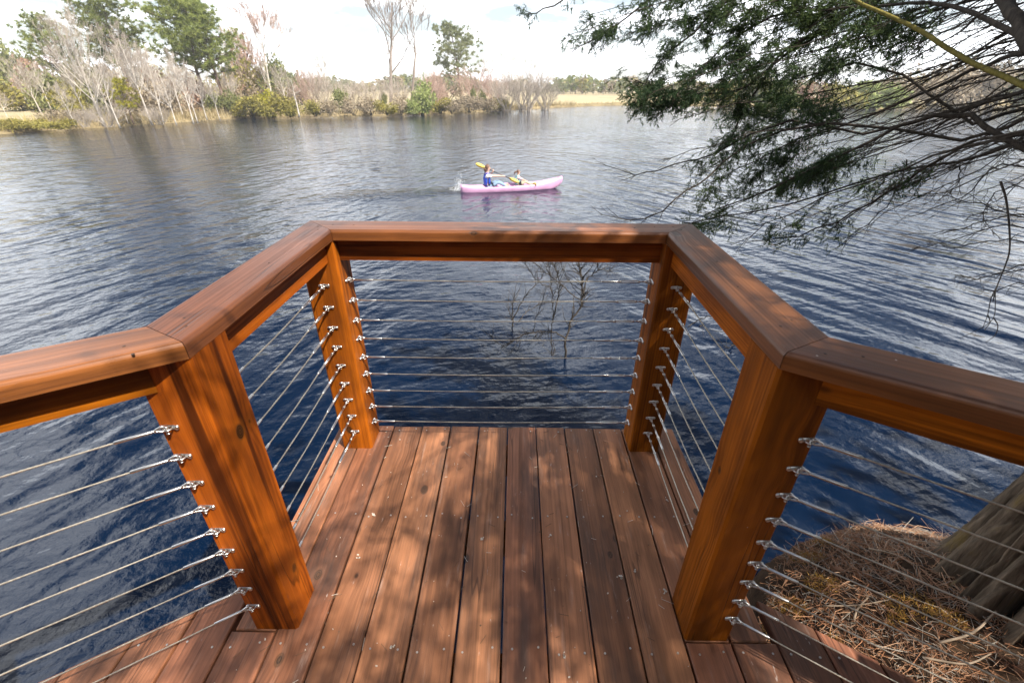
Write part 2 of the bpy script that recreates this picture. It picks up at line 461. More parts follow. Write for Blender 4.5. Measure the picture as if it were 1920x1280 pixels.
# water
def water():
    m, nt, bs = newmat('lake_water'); T = NT(nt)
    g = T.n('ShaderNodeNewGeometry'); p = g.outputs['Position']
    sx = T.n('ShaderNodeSeparateXYZ'); T.set(sx.inputs[0], p)
    X, Y = sx.outputs[0], sx.outputs[1]
    def train(ang, lam, stretch, seed, warp):
        c, s_ = math.cos(ang), math.sin(ang)          # crest direction
        along = T.math('ADD', T.math('MULTIPLY', X, c), T.math('MULTIPLY', Y, s_))
        across = T.math('ADD', T.math('MULTIPLY', X, -s_), T.math('MULTIPLY', Y, c))
        wv = T.noise(T.comb(T.math('MULTIPLY', along, 0.35), T.math('MULTIPLY', across, 0.35), seed), 1.0, 2.0)
        across = T.math('ADD', across, T.math('MULTIPLY', wv, warp))
        return T.noise(T.comb(T.math('MULTIPLY', along, 1 / (lam * stretch)), T.math('MULTIPLY', across, 1 / lam), seed), 1.0, 2.0, 0.42)
    right = T.rng(X, -1.5, 3.5)
    # swell crests run one way by the bank and another out on the open side, over small wind chop
    a = train(math.radians(124), 0.50, 3.6, 3.1, 0.5)
    b = train(math.radians(66), 0.40, 2.8, 8.7, 0.6)
    c = train(math.radians(168), 0.55, 2.2, 1.7, 0.6)
    d = train(math.radians(15), 0.16, 2.6, 5.3, 0.3)
    e = T.noise(p, 11.0, 3.0, 0.55)
    patch = T.rng(T.noise(T.vmath('MULTIPLY', p, (0.22, 0.12, 0.2)), 1.0, 3.0, 0.6), 0.3, 0.7, 0.55, 1.25)
    h = T.math('ADD', T.math('MULTIPLY', a, T.math('MULTIPLY', right, 0.125)),
               T.math('MULTIPLY', b, T.math('MULTIPLY', T.math('SUBTRACT', 1.0, right), 0.075)))
    h = T.math('ADD', h, T.math('MULTIPLY', c, 0.050))
    dist = T.vmath('LENGTH', T.vmath('SUBTRACT', p, (0.0, 0.0, -2.0)))
    h = T.math('MULTIPLY', h, T.math('MULTIPLY', patch, T.math('ADD', T.rng(dist, 3.0, 7.5, 0.60, 1.10), T.rng(dist, 12.0, 60.0, 0.0, -0.25))))
    fine = T.math('ADD', T.math('MULTIPLY', d, 0.016), T.math('MULTIPLY', e, 0.0060))
    h = T.math('ADD', h, T.math('MULTIPLY', fine, T.rng(dist, 3.0, 40.0, 1.25, 1.2)))
    # churned wake behind the kayak
    wk = T.vmath('SUBTRACT', p, (-4.6, 17.0, -2.0))
    wkx = T.n('ShaderNodeSeparateXYZ'); T.set(wkx.inputs[0], wk)
    across = T.math('ABSOLUTE', T.math('SUBTRACT', wkx.outputs[1], T.math('MULTIPLY', wkx.outputs[0], 0.27)))
    wmask = T.math('MULTIPLY', T.rng(across, 1.3, 0.0), T.math('MULTIPLY', T.rng(wkx.outputs[0], -4.0, -0.5), T.rng(wkx.outputs[0], 2.9, 2.4)))
    h = T.math('ADD', h, T.math('MULTIPLY', wmask, T.math('MULTIPLY', T.noise(T.vmath('MULTIPLY', p, (2.0, 3.5, 1.0)), 1.0, 3.0), 0.13)))
    bs.inputs['Base Color'].default_value = (0.0009, 0.0062, 0.020, 1)
    bs.inputs['Roughness'].default_value = 0.06
    bs.inputs['IOR'].default_value = 1.333
    bs.inputs['Specular IOR Level'].default_value = 0.7
    T.set(bs.inputs['Normal'], T.bump(h, 1.0, 1.0))
    return m
M['water'] = water()

def ground(name, cols, s1, s2, bumpd=0.02):
    m, nt, bs = newmat(name); T = NT(nt)
    tcn = T.n('ShaderNodeTexCoord'); o = tcn.outputs['Object']
    f = T.math('ADD', T.math('MULTIPLY', T.noise(o, s1, 5.0, 0.6), 0.6), T.math('MULTIPLY', T.noise(o, s2, 4.0, 0.7), 0.4))
    n_ = len(cols)
    col = T.ramp(f, [(0.3 + 0.4 * i / (n_ - 1), c) for i, c in enumerate(cols)])
    T.set(bs.inputs['Base Color'], col); bs.inputs['Roughness'].default_value = 0.95; bs.inputs['Specular IOR Level'].default_value = 0.1
    T.set(bs.inputs['Normal'], T.bump(f, 0.7, bumpd))
    return m
M['soil'] = ground('bank_soil', [(0.015, 0.010, 0.007), (0.045, 0.028, 0.018), (0.10, 0.06, 0.035)], 3.0, 40.0)
M['meadow'] = ground('meadow_grass', [(0.27, 0.21, 0.12), (0.38, 0.31, 0.19), (0.34, 0.30, 0.16)], 0.05, 1.2, 0.05)
M['shore'] = ground('shore_soil', [(0.10, 0.075, 0.045), (0.22, 0.17, 0.09), (0.32, 0.25, 0.14)], 0.3, 3.0, 0.05)

# ------------------------------------------------------------------ setting
WZ = -2.0
mb = MB()
mb.add([(-420, -200, WZ), (420, -200, WZ), (420, 420, WZ), (-420, 420, WZ)], [(0, 1, 2, 3)])
mb.build('water', M['water'], kind='structure')

# far shore: a strip of land following the waterline, rising gently inland
shore_px = [(0, 252), (100, 244), (200, 239), (330, 230), (430, 223), (560, 218), (700, 217), (850, 213), (930, 208), (1050, 201),
            (1120, 199), (1200, 197), (1400, 202), (1600, 205), (1760, 203), (1850, 199), (1920, 198)]
shore = [at_z(x, y, WZ) for x, y in shore_px]
shore = [Vector((-150, -60, WZ)), Vector((-80, 0, WZ)), Vector((-58, 20, WZ))] + shore + [shore[-1] + Vector((60, -20, 0)), shore[-1] + Vector((160, -110, 0))]
def shore_land():
    mb = MB(); n = len(shore)
    prof = [(-0.6, -0.5), (0.0, -0.02), (0.6, 0.30), (3, 0.42), (12, 0.5), (40, 0.6), (100, 0.75), (180, 0.85), (260, 0.9)]
    dense = []
    for i in range(n - 1):
        k = max(2, int((shore[i + 1] - shore[i]).length / 1.6))
        for j in range(k):
            q = shore[i].lerp(shore[i + 1], j / k)
            dense.append(q)
    dense.append(shore[-1])
    N = len(dense)
    for i, q in enumerate(dense):
        out = Vector((q.x, q.y, 0)).normalized()
        jit = R.uniform(-0.25, 0.25)
        for d, h in prof:
            w = q + out * (d + jit)
            z = WZ + h + (R.uniform(-0.06, 0.06) if 0 < d < 100 else 0)
            mb.v.append((w.x, w.y, z))
    kk = len(prof)
    for i in range(N - 1):
        for j in range(kk - 1):
            mb.f.append((i * kk + j, (i + 1) * kk + j, (i + 1) * kk + j + 1, i * kk + j + 1))
            mb.mi.append(0 if j < 3 else 1)
    return mb, dense
mb, shore_dense = shore_land()
mb.build('far_shore_terrain', [M['shore'], M['meadow']], smooth=True, kind='structure')

# near bank beside and behind the deck: a height field with an eroded lip at the water
BANK = np.array([(-40, -16), (-8, -4.5), (-2.5, -1.6), (-0.4, -0.2), (0.75, 0.70), (1.05, 1.12), (1.28, 1.47), (1.50, 1.58), (1.9, 1.70), (2.25, 1.62), (2.7, 1.70), (3.6, 1.62), (5, 1.4), (9, 0.6), (40, -4)], float)
def bank_dist(x, y):
    """signed distance to the bank line, positive on land"""
    best = np.full(x.shape, 1e9); sign = np.ones(x.shape)
    for (ax, ay), (bx, by) in zip(BANK[:-1], BANK[1:]):
        dx, dy = bx - ax, by - ay
        t = np.clip(((x - ax) * dx + (y - ay) * dy) / (dx * dx + dy * dy), 0, 1)
        ex, ey = x - (ax + t * dx), y - (ay + t * dy)
        d = np.hypot(ex, ey)
        cr = dx * (y - ay) - dy * (x - ax)
        up = d < best
        best = np.where(up, d, best); sign = np.where(up, np.where(cr < 0, 1.0, -1.0), sign)
    return best * sign
def vnoise(x, y, s, seed):
    a = np.sin(x * s * 1.3 + seed) * np.cos(y * s * 1.1 + seed * 1.7) + 0.5 * np.sin(x * s * 2.9 + y * s * 2.3 + seed * 2.2) + 0.25 * np.sin(x * s * 6.1 - y * s * 5.3 + seed)
    return a / 1.75
def bank_height(x, y):
    d = bank_dist(x, y)
    top = -0.06 - 0.50 * np.exp(-np.maximum(d, 0) / 0.55)
    top = top + 0.04 * vnoise(x, y, 3.0, 1.0) * np.clip(d * 2, 0, 1) + 0.022 * vnoise(x, y, 11.0, 4.0)
    mound = 0.08 * np.exp(-((x - 2.03) ** 2 + (y - 1.03) ** 2) / 0.30)
    top = top + mound
    top = np.minimum(top, np.where((x < 0.8) | (y < 0.95 - 0.65 * (x - 0.81) - 0.02), -0.075, 9))
    cliff = np.clip(-d / 0.30, 0, 1)
    return top * (1 - cliff) + (-2.5) * cliff
def bank_mesh(x0, x1, y0, y1, st):
    xs = np.arange(x0, x1 + 1e-6, st); ys = np.arange(y0, y1 + 1e-6, st)
    gx, gy = np.meshgrid(xs, ys)
    gz = bank_height(gx, gy)
    d = bank_dist(gx, gy)
    nx, ny = len(xs), len(ys)
    mb = MB()
    mb.v = list(zip(gx.ravel().tolist(), gy.ravel().tolist(), gz.ravel().tolist()))
    dr = d.ravel()
    for j in range(ny - 1):
        for i in range(nx - 1):
            a = j * nx + i
            if max(dr[a], dr[a + 1], dr[a + nx], dr[a + nx + 1]) < -0.4: continue
            mb.f.append((a, a + 1, a + nx + 1, a + nx)); mb.mi.append(0)
    return mb
bank_mesh(0.2, 5.0, -0.6, 2.4, 0.03).build('bank_ground', M['soil'], smooth=True, kind='structure')
bank_mesh(-39.9, 40, -40, 2.4, 0.8).build('bank_ground', M['soil'], smooth=True, kind='structure').location.z = -0.03

# ------------------------------------------------------------------ deck
deck = thing('viewing_deck', 'reddish brown stained timber deck of long boards jutting over the lake', 'deck')
FLX, FRX, FY, NLX, NRX, NLY, NRY = -0.682, 0.556, 1.656, -0.690, 0.550, 0.818, 0.802
PS = 0.14                                  # post side
ca, sa = math.cos(math.radians(33)), math.sin(math.radians(33))
poly_deck = [(-0.89, 1.827), (-0.89, 0.985), (-0.89 - 1.6 * ca, 0.985 - 1.6 * sa), (-0.89 - 1.6 * ca, -1.6), (0.81 + 1.6 * ca, -1.6), (0.81 + 1.6 * ca, 0.957 - 1.6 * sa), (0.81, 0.957), (0.81, 1.827)]
def clip(poly, a, b, c):
    """keep a*x+b*y<=c"""
    out = []
    for i in range(len(poly)):
        p, q = poly[i], poly[(i + 1) % len(poly)]
        dp, dq = a * p[0] + b * p[1] - c, a * q[0] + b * q[1] - c
        if dp <= 0: out.append(p)
        if dp * dq < 0:
            t = dp / (dp - dq); out.append((p[0] + t * (q[0] - p[0]), p[1] + t * (q[1] - p[1])))
    return out
def area(p): return 0.5 * sum(p[i][0] * p[(i + 1) % len(p)][1] - p[(i + 1) % len(p)][0] * p[i][1] for i in range(len(p)))
def prism(mb, poly, z0, z1, ch):
    if area(poly) < 0: poly = poly[::-1]
    n = len(poly)
    ins = []
    for i in range(n):
        p0, p1, p2 = Vector(poly[i - 1]), Vector(poly[i]), Vector(poly[(i + 1) % n])
        e1, e2 = (p1 - p0).normalized(), (p2 - p1).normalized()
        n1, n2 = Vector((-e1.y, e1.x)), Vector((-e2.y, e2.x))
        b = (n1 + n2); b = b / max(0.35, b.dot(n1)) if b.length > 1e-6 else n1
        ins.append(p1 + b * ch)
    vv = [(p[0], p[1], z0) for p in poly] + [(p[0], p[1], z1 - ch) for p in poly] + [(p.x, p.y, z1) for p in ins]
    ff = [tuple(range(n - 1, -1, -1)), tuple(range(2 * n, 3 * n))]
    for i in range(n):
        j = (i + 1) % n
        ff.append((i, j, n + j, n + i)); ff.append((n + i, n + j, 2 * n + j, 2 * n + i))
    mb.add(vv, ff)
def board_object(poly, name='board', top=0.0, thick=0.038, label=None):
    xc = sum(p[0] for p in poly) / len(poly)
    loc = [(y, -(x - xc)) for x, y in poly]               # local x = world y
    mb = MB(); prism(mb, loc, -thick, 0, 0.0035)
    o = mb.build(name, M['deck'], deck, label=label)
    o.rotation_euler = (0, 0, math.pi / 2); o.location = (xc, 0, top + R.uniform(-0.0012, 0.0012))
    return o
PITCH, GAP, X0 = 0.1455, 0.0062, -0.0325
board_span = []
def strip(xa, xb, ylo, yhi):
    p = [(xa, -5), (xb, -5), (xb, 5), (xa, 5)]
    p = clip(p, 0, 1, yhi); p = clip(p, 0, -1, -ylo)
    return p
def clip_deck(p):
    """clip a strip by the deck outline (the outline is convex apart from the two flare corners)"""
    xm = sum(q[0] for q in p) / len(p)
    if xm < -0.89: p = clip(p, -sa, ca, -sa * -0.89 + ca * 0.985)
    if xm > 0.81: p = clip(p, sa, ca, sa * 0.81 + ca * 0.957)
    return p
k0 = -16
edges = [X0 + PITCH * k for k in range(-16, 17)]
edges[edges.index(X0 + PITCH * -6) if (X0 + PITCH * -6) in edges else 0] = X0 + PITCH * -6
for i in range(len(edges) - 1):
    xa, xb = edges[i] + GAP / 2 + R.uniform(-.0012, .0012), edges[i + 1] - GAP / 2 + R.uniform(-.0012, .0012)
    if xb < poly_deck[2][0] or xa > poly_deck[5][0]: continue
    xm = (xa + xb) / 2
    yf = 1.825 + R.uniform(-0.004, 0.004)
    if xm < -0.89 or xm > 0.83:
        a_, b_ = xa, xb
        p = clip_deck(strip(a_, b_, -1.6, 3))
        if xa < -0.89 < xb: pass
        if len(p) > 2 and abs(area(p)) > 0.004: board_object(p)
    elif xm < -0.69 or xm > 0.62:
        a_, b_ = max(xa, -0.892), min(xb, 0.812)
        cut = NLY - 0.006 if xm < 0 else NRY - 0.005
        board_object(strip(a_, b_, cut + 0.003, yf))
        p = clip_deck(strip(xa, xb, -1.6, cut - 0.002))
        board_object(p)
    else:
        board_object(strip(xa, xb, -1.6, yf))
# framing under the boards
mb = MB()
for y in (1.73, 1.27, 0.76, 0.25, -0.3, -0.9, -1.5):
    xl = -0.84 if y > 0.9 else max(-2.15, -0.86 - (0.93 - y) / math.tan(math.radians(33)))
    xr = 0.76 if y > 0.9 else min(2.05, 0.78 + (0.90 - y) / math.tan(math.radians(33)))
    mm = MB(); mm.box((0, 0, 0), ((xr - xl) / 2, 0.019, 0.09))
    o = mm.build('joist', M['rail'], deck); o.location = ((xl + xr) / 2, y, -0.14)
for x, y in ((-0.75, 1.6), (0.62, 1.6), (-0.75, 0.7), (-1.9, 0.0), (0.5, 0.5)):
    mm = MB(); mm.box((0, 0, 0), (1.2, 0.07, 0.07))
    o = mm.build('support_post', M['rail'], deck); o.rotation_euler = (0, -math.pi / 2, 0); o.location = (x, y, -1.45)
# screws: two in each board over each joist
mb = MB()
for y in (1.80, 1.27, 0.765, 0.25, -0.3):
    for k in range(-11, 12):
        for dx in (0.03, 0.113):
            x = X0 + PITCH * k + dx + R.uniform(-0.005, 0.005); yy = y + R.uniform(-0.012, 0.012)
            inside = (-0.88 < x < 0.80) or (x <= -0.88 and yy < 0.96 - (-(x + 0.89)) * 0.65) or (x >= 0.80 and yy < 0.93 - (x - 0.81) * 0.65)
            if not inside or (y == 1.80 and (x < -0.66 or x > 0.53)): continue
            if y == 1.80 and R.random() < .2: continue
            n = 8; r = 0.0034
            vv = [(x, yy, 0.0022)] + [(x + r * math.cos(2 * math.pi * j / n), yy + r * math.sin(2 * math.pi * j / n), 0.0016) for j in range(n)] + [(x + r * 1.1 * math.cos(2 * math.pi * j / n), yy + r * 1.1 * math.sin(2 * math.pi * j / n), -0.002) for j in range(n)]
            ff = [(0, 1 + j, 1 + (j + 1) % n) for j in range(n)] + [(1 + j, 1 + n + j, 1 + n + (j + 1) % n, 1 + (j + 1) % n) for j in range(n)]
            mb.add(vv, ff)
mb.build('screws', M['screw'], deck, kind='stuff')

# ------------------------------------------------------------------ railing
rail = thing('cable_railing', 'orange brown timber railing with steel cable infill around the deck bay', 'railing')
CB, CT = 1.024, 1.064                        # cap bottom and top
def post(x, y, top=CB - 0.001, rot=0.0, base=-0.002, label=None):
    """x,y: corner nearest the middle of the deck is handled by the caller; here the centre"""
    mb = MB(); h = PS / 2
    c = 0.007; sec = [(-h + c, -h), (h - c, -h), (h, -h + c), (h, h - c), (h - c, h), (-h + c, h), (-h, h - c), (-h, -h + c)]
    L = top - base
    n = 8
    vv = [(0, a, b) for a, b in sec] + [(L, a, b) for a, b in sec]
    ff = [tuple(range(n)), tuple(range(2 * n - 1, n - 1, -1))] + [((i + 1) % n, i, n + i, n + (i + 1) % n) for i in range(n)]
    mb.add(vv, ff)
    o = mb.build('post', M['rail'], rail, label=label)
    o.location = (x, y, base)
    o.rotation_euler = (Matrix.Rotation(rot, 3, 'Z') @ Matrix.Rotation(-math.pi / 2, 3, 'Y')).to_euler()
    return o
post(FLX - PS / 2, FY + PS / 2); post(FRX + PS / 2, FY + PS / 2)
post(NLX - PS / 2, NLY + PS / 2, label='post with round knots and a long check')
post(NRX + PS / 2, NRY + PS / 2, label='shaded post with a long dark crack')
DL = Vector((-ca, -sa, 0)); DR = Vector((ca, -sa, 0))
SEC = 1.30
endL = Vector((NLX - PS / 2, NLY + PS / 2, 0)) + DL * SEC; endR = Vector((NRX + PS / 2, NRY + PS / 2, 0)) + DR * SEC
post(endL.x, endL.y, rot=math.radians(33)); post(endR.x, endR.y, rot=math.radians(-33))

def beam(name, mat, A, B, prof, cutA, cutB, label=None):
    """profile (w,h) swept from A to B; w points to the deck side; ends cut by vertical planes with normals cutA, cutB (2D)"""
    d = (B - A); L = d.length; d = d.normalized()
    w = Vector((-d.y, d.x, 0))
    mb = MB(); n = len(prof); vv = []
    for P, cn_ in ((0.0, cutA), (L, cutB)):
        for a, b in prof:
            base = w * a
            # find t so that (A + d t + base - point) . cut = 0
            t = P - (base.dot(cn_) / d.dot(cn_))
            vv.append((t, a, b))
    ff = [tuple(range(n - 1, -1, -1)), tuple(range(n, 2 * n))] + [(i, (i + 1) % n, n + (i + 1) % n, n + i) for i in range(n)]
    mb.add(vv, ff)
    o = mb.build(name, mat, rail, label=label)
    o.location = A; o.rotation_euler = (0, 0, math.atan2(d.y, d.x))
    return o
CW = 0.137
def capprof():
    r = 0.012; pts = [(0.0, 0.0), (CW, 0.0), (CW, CT - CB - r)]
    # local w runs from the inner edge outwards (sign handled by direction of travel)
    for k in range(1, 5):
        th = k / 5 * math.pi / 2
        pts.append((CW - r + r * math.cos(th), CT - CB - r + r * math.sin(th)))
    pts.append((CW - r, CT - CB)); pts.append((r, CT - CB))
    for k in range(1, 5):
        th = math.pi / 2 + k / 5 * math.pi / 2
        pts.append((r + r * math.cos(th), CT - CB - r + r * math.sin(th)))
    pts.append((0.0, CT - CB - r))
    return pts
CP = capprof()
# travel so that +w (left of travel) points outwards: left side goes up-deck? use right-to-left order
iFL, iFR, iNL, iNR = Vector((FLX, FY, CB)), Vector((FRX, FY, CB)), Vector((NLX, NLY, CB)), Vector((NRX, NRY, CB))
eL, eR = iNL + DL * 1.35, iNR + DR * 1.35
path = [eR, iNR, iFR, iFL, iNL, eL]
dirs = [(path[i + 1] - path[i]).normalized() for i in range(5)]
# flip: w = left of travel must be outwards: travelling eR -> iNR -> iFR -> iFL -> iNL -> eL the deck lies on the left, so mirror the profile
CPm = [(-a, b) for a, b in CP][::-1]
for i in range(5):
    ca_ = dirs[i] if i == 0 else (dirs[i - 1] + dirs[i]).normalized()
    cb_ = dirs[i] if i == 4 else (dirs[i] + dirs[i + 1]).normalized()
    g = 0.0009
    beam('cap_rail', M['cap'], path[i] + dirs[i] * g, path[i + 1] - dirs[i] * g, CPm, Vector((ca_.x, ca_.y, 0)), Vector((cb_.x, cb_.y, 0)))
# sub rails between the posts, set back from the inner face
SB, ST = 0.936, CB - 0.001
def subprof(off, th=0.038):
    return [(-off - th, SB - CB), (-off, SB - CB), (-off, ST - CB), (-off - th, ST - CB)]
def subrail(A, B, off, cA=None, cB=None):
    d = (B - A).normalized()
    beam('sub_rail', M['rail'], A, B, subprof(off), cA or d, cB or d)
XA = Vector((1, 0, 0)); YA = Vector((0, 1, 0))
subrail(Vector((FRX - 0.001, FY, CB)), Vector((FLX + 0.001, FY, CB)), 0.036)
subrail(Vector((NRX, NRY + PS + 0.001, CB)), Vector((FRX, FY - 0.001, CB)), 0.034)
subrail(Vector((FLX, FY - 0.001, CB)), Vector((NLX, NLY + PS + 0.001, CB)), 0.034)
# flared sections: sub rail butts the front face of the near posts
aL = Vector((NLX - 0.045, NLY - 0.001, CB)); subrail(aL, aL + DL * 1.05, 0.030, cA=YA)
aR = Vector((NRX + 0.045, NRY - 0.001, CB)); subrail(aR + DR * 1.05, aR, 0.030, cB=YA)

# cable fittings: one mesh each, shared
def make_strap():
    mb = MB()
    # plate in local YZ plane, x = out of the post; two screw heads along y, pad eye in the middle
    n = 16; vv = []; L, W, t = 0.021, 0.0062, 0.0025
    ring = []
    for k in range(n):
        th = 2 * math.pi * k / n
        y = math.copysign(L - W, math.cos(th)) + W * math.cos(th) if abs(math.cos(th)) > 1e-6 else W * math.cos(th)
        ring.append((y, W * math.sin(th)))
    vv = [(0, y, z) for y, z in ring] + [(t, y, z) for y, z in ring]
    mb.add(vv, [tuple(range(n, 2 * n))] + [(i, (i + 1) % n, n + (i + 1) % n, n + i) for i in range(n)])
    for s in (-1, 1):
        c = (0.0, s * 0.0155, 0.0)
        rings = [(0.0024, 0.0068), (0.0044, 0.0066), (0.0062, 0.0040), (0.0066, 0.0)]
        m_ = 10; o = []
        vv = []
        for x, r in rings[:-1]:
            for k in range(m_):
                th = 2 * math.pi * k / m_; vv.append((x, c[1] + r * math.cos(th), r * math.sin(th)))
        vv.append((0.0060, c[1], 0))
        ff = []
        for i in range(2):
            for k in range(m_):
                ff.append((i * m_ + k, i * m_ + (k + 1) % m_, (i + 1) * m_ + (k + 1) % m_, (i + 1) * m_ + k))
        for k in range(m_): ff.append((2 * m_ + k, 2 * m_ + (k + 1) % m_, 3 * m_))
        mb.add(vv, ff)
    # eye: half loop standing out of the plate
    mb.tube([(0.001, -0.008, 0), (0.009, -0.0075, 0), (0.0145, -0.004, 0), (0.016, 0, 0), (0.0145, 0.004, 0), (0.009, 0.0075, 0), (0.001, 0.008, 0)], 0.0024, 6)
    # jaw pin through the eye
    mb.tube([(0.012, 0, -0.009), (0.012, 0, 0.009)], 0.0032, 8)
    mb.ball((0.012, 0, 0.0095), 0.0046, 8, squash=(1, 1, .5)); mb.ball((0.012, 0, -0.0095), 0.0046, 8, squash=(1, 1, .5))
    return mb.mesh('eye_strap', M['steel'], smooth=True)
def jaw(mb):
    for s in (-1, 1):
        mb.tube([(0.008, 0, s * 0.0062), (0.018, 0, s * 0.0062), (0.026, 0, s * 0.003), (0.032, 0, 0)], [0.0028, 0.0030, 0.0030, 0.0036], 6)
def make_swage():
    mb = MB(); jaw(mb)
    mb.tube([(0.028, 0, 0), (0.034, 0, 0), (0.036, 0, 0), (0.104, 0, 0), (0.106, 0, 0)], [0.0036, 0.0036, 0.0042, 0.0042, 0.0030], 8)
    return mb.mesh('swage_terminal', M['steel'], smooth=True)
def make_turnbuckle():
    mb = MB(); jaw(mb)
    mb.tube([(0.028, 0, 0), (0.060, 0, 0)], 0.0030, 8)
    # open body: two side bars with a ring at each end
    for s in (-1, 1): mb.tube([(0.055, 0, s * 0.0036), (0.132, 0, s * 0.0036)], 0.0022, 6)
    mb.tube([(0.050, 0, 0), (0.052, 0, 0), (0.059, 0, 0), (0.061, 0, 0)], [0.003, 0.0055, 0.0055, 0.003], 8)
    mb.tube([(0.128, 0, 0), (0.130, 0, 0), (0.138, 0, 0), (0.140, 0, 0)], [0.003, 0.0062, 0.0062, 0.003], 8)
    mb.tube([(0.138, 0, 0), (0.142, 0, 0), (0.205, 0, 0), (0.208, 0, 0)], [0.0030, 0.0044, 0.0044, 0.0030], 8)
    return mb.mesh('turnbuckle', M['steel'], smooth=True)
ME_STRAP, ME_SWAGE, ME_TURN = make_strap(), make_swage(), make_turnbuckle()
def rope(L, r=0.0023):
    """a laid wire rope: a lobed section that twists along local X"""
    mb = MB(); n = 8; st = max(2, int(L / 0.012))
    for i in range(st + 1):
        x = L * i / st; tw = x / 0.045 * 2 * math.pi
        sag = -0.004 * math.sin(math.pi * x / L)
        for j in range(n):
            th = 2 * math.pi * j / n + tw
            rr = r * (1.10 if j % 2 else 0.84)
            mb.v.append((x, rr * math.cos(th), rr * math.sin(th) + sag))
    for i in range(st):
        for j in range(n):
            j2 = (j + 1) % n
            mb.f.append((i * n + j, i * n + j2, (i + 1) * n + j2, (i + 1) * n + j)); mb.mi.append(0)
    return mb
def cable(A, B, endA, endB, nA, nB):
    """A,B on the post faces; end kinds 's' swage, 't' turnbuckle; nA,nB face normals"""
    d = (B - A); L = d.length; d = d.normalized()
    sA = 0.104 if endA == 's' else 0.206; sB = 0.104 if endB == 's' else 0.206
    o = rope(L - sA - sB + 0.004).build('cable', M['cable'], rail, smooth=True)
    q = d.to_track_quat('X', 'Z')
    o.rotation_euler = q.to_euler(); o.location = A + d * (sA - 0.002)
    inv = (Matrix.Translation(o.location) @ q.to_matrix().to_4x4()).inverted()
    for P, dd, kind, nn in ((A, d, endA, nA), (B, -d, endB, nB)):
        e = bpy.data.objects.new('swage_terminal' if kind == 's' else 'turnbuckle', ME_SWAGE if kind == 's' else ME_TURN)
        COL.objects.link(e); e.parent = o
        e.matrix_local = inv @ Matrix.Translation(P + Vector((0, 0, 0))) @ dd.to_track_quat('X', 'Z').to_matrix().to_4x4()
        s_ = bpy.data.objects.new('eye_strap', ME_STRAP); COL.objects.link(s_); s_.parent = o
        s_.matrix_local = inv @ Matrix.Translation(P) @ nn.to_track_quat('X', 'Z').to_matrix().to_4x4()
mid = PS / 2
for i in range(9):
    zf = 0.842 - 0.0915 * i; zs = 0.842 - 0.0918 * i; zn = 0.836 - 0.0886 * i
    j = lambda: R.uniform(-0.002, 0.002)
    cable(Vector((FLX, FY + mid, zf + j())), Vector((FRX, FY + mid + 0.01, zf + j())), 's', 't', XA, -XA)
    cable(Vector((FLX - 0.066, FY, zs + j())), Vector((NLX - 0.066, NLY + PS, zs + j())), 't', 's', -YA, YA)
    cable(Vector((FRX + 0.070, FY, zs + 0.008 + j())), Vector((NRX + 0.070, NRY + PS, zs + 0.006 + j())), 't', 's', -YA, YA)
    A = Vector((NLX - 0.109, NLY, zn + j())); cable(A, A + DL * 1.16, 's', 't', -YA, Vector((ca, sa, 0)))
    A = Vector((NRX + 0.119, NRY, zn + j())); cable(A, A + DR * 1.16, 's', 't', -YA, Vector((-ca, sa, 0)))
# finishing nails in the cap and sub rails
mb = MB()
for (x, y) in ((-0.745, 1.70), (-0.70, 1.73), (-0.73, 1.66), (-0.62, 1.73), (0.60, 1.74), (0.62, 1.70), (0.53, 1.74), (0.45, 1.72), (-0.76, 0.93), (-0.73, 0.89), (-0.80, 0.80), (-0.76, 0.77), (0.60, 0.92), (0.64, 0.95), (0.63, 0.80), (0.70, 0.79), (0.62, 1.35), (-0.74, 1.3), (0.60, 1.15)):
    mb.tube([(x, y, CT - 0.002), (x, y, CT + 0.0006)], 0.0030, 8)
mb.build('nail_heads', simple('nail_rust', (0.05, 0.028, 0.018), 0.6), rail, kind='stuff')

# ------------------------------------------------------------------ vegetation builders
def rvec(rg=R):
    while True:
        v = Vector((rg.uniform(-1, 1), rg.uniform(-1, 1), rg.uniform(-1, 1)))
        if 0.05 < v.length < 1: return v.normalized()
def grow(trunk, twig, p, d, L, r, lvl, rg, spread=0.6, up=0.25, kids=(3, 5), minr=0.004, segs=4, wob=0.12, sides=5):
    """recursive bare branching; thick wood goes to one mesh, fine twigs to another"""
    pts = [p.copy()]; q = p.copy(); dd = d.normalized()
    for i in range(segs):
        dd = (dd + rvec(rg) * wob + Vector((0, 0, up * 0.25))).normalized()
        q = q + dd * (L / segs); pts.append(q.copy())
    re = max(minr * 0.6, r * (0.45 if lvl > 0 else 0.25))
    rad = [r + (re - r) * i / segs for i in range(segs + 1)]
    (trunk if lvl >= 2 else twig).tube(pts, rad, sides if lvl >= 2 else 3, cap=False)
    if lvl <= 0: return
    n = rg.randint(*kids)
    for k in range(n):
        t = rg.uniform(0.30, 1.0) if k < n - 1 else 1.0
        x = t * segs; i = min(int(x), segs - 1); f = x - i
        b = pts[i].lerp(pts[i + 1], f)
        bd = (pts[i + 1] - pts[i]).normalized()
        side = rvec(rg); side = (side - bd * side.dot(bd)).normalized()
        nd = (bd + side * rg.uniform(0.5, 1.1) * spread + Vector((0, 0, up))).normalized()
        rl = rad[i] + (rad[i + 1] - rad[i]) * f
        grow(trunk, twig, b, nd, L * rg.uniform(0.5, 0.78) * (1.05 - 0.25 * t), max(minr, rl * rg.uniform(0.5, 0.7)), lvl - 1, rg, spread, up, kids, minr, segs, wob, sides)
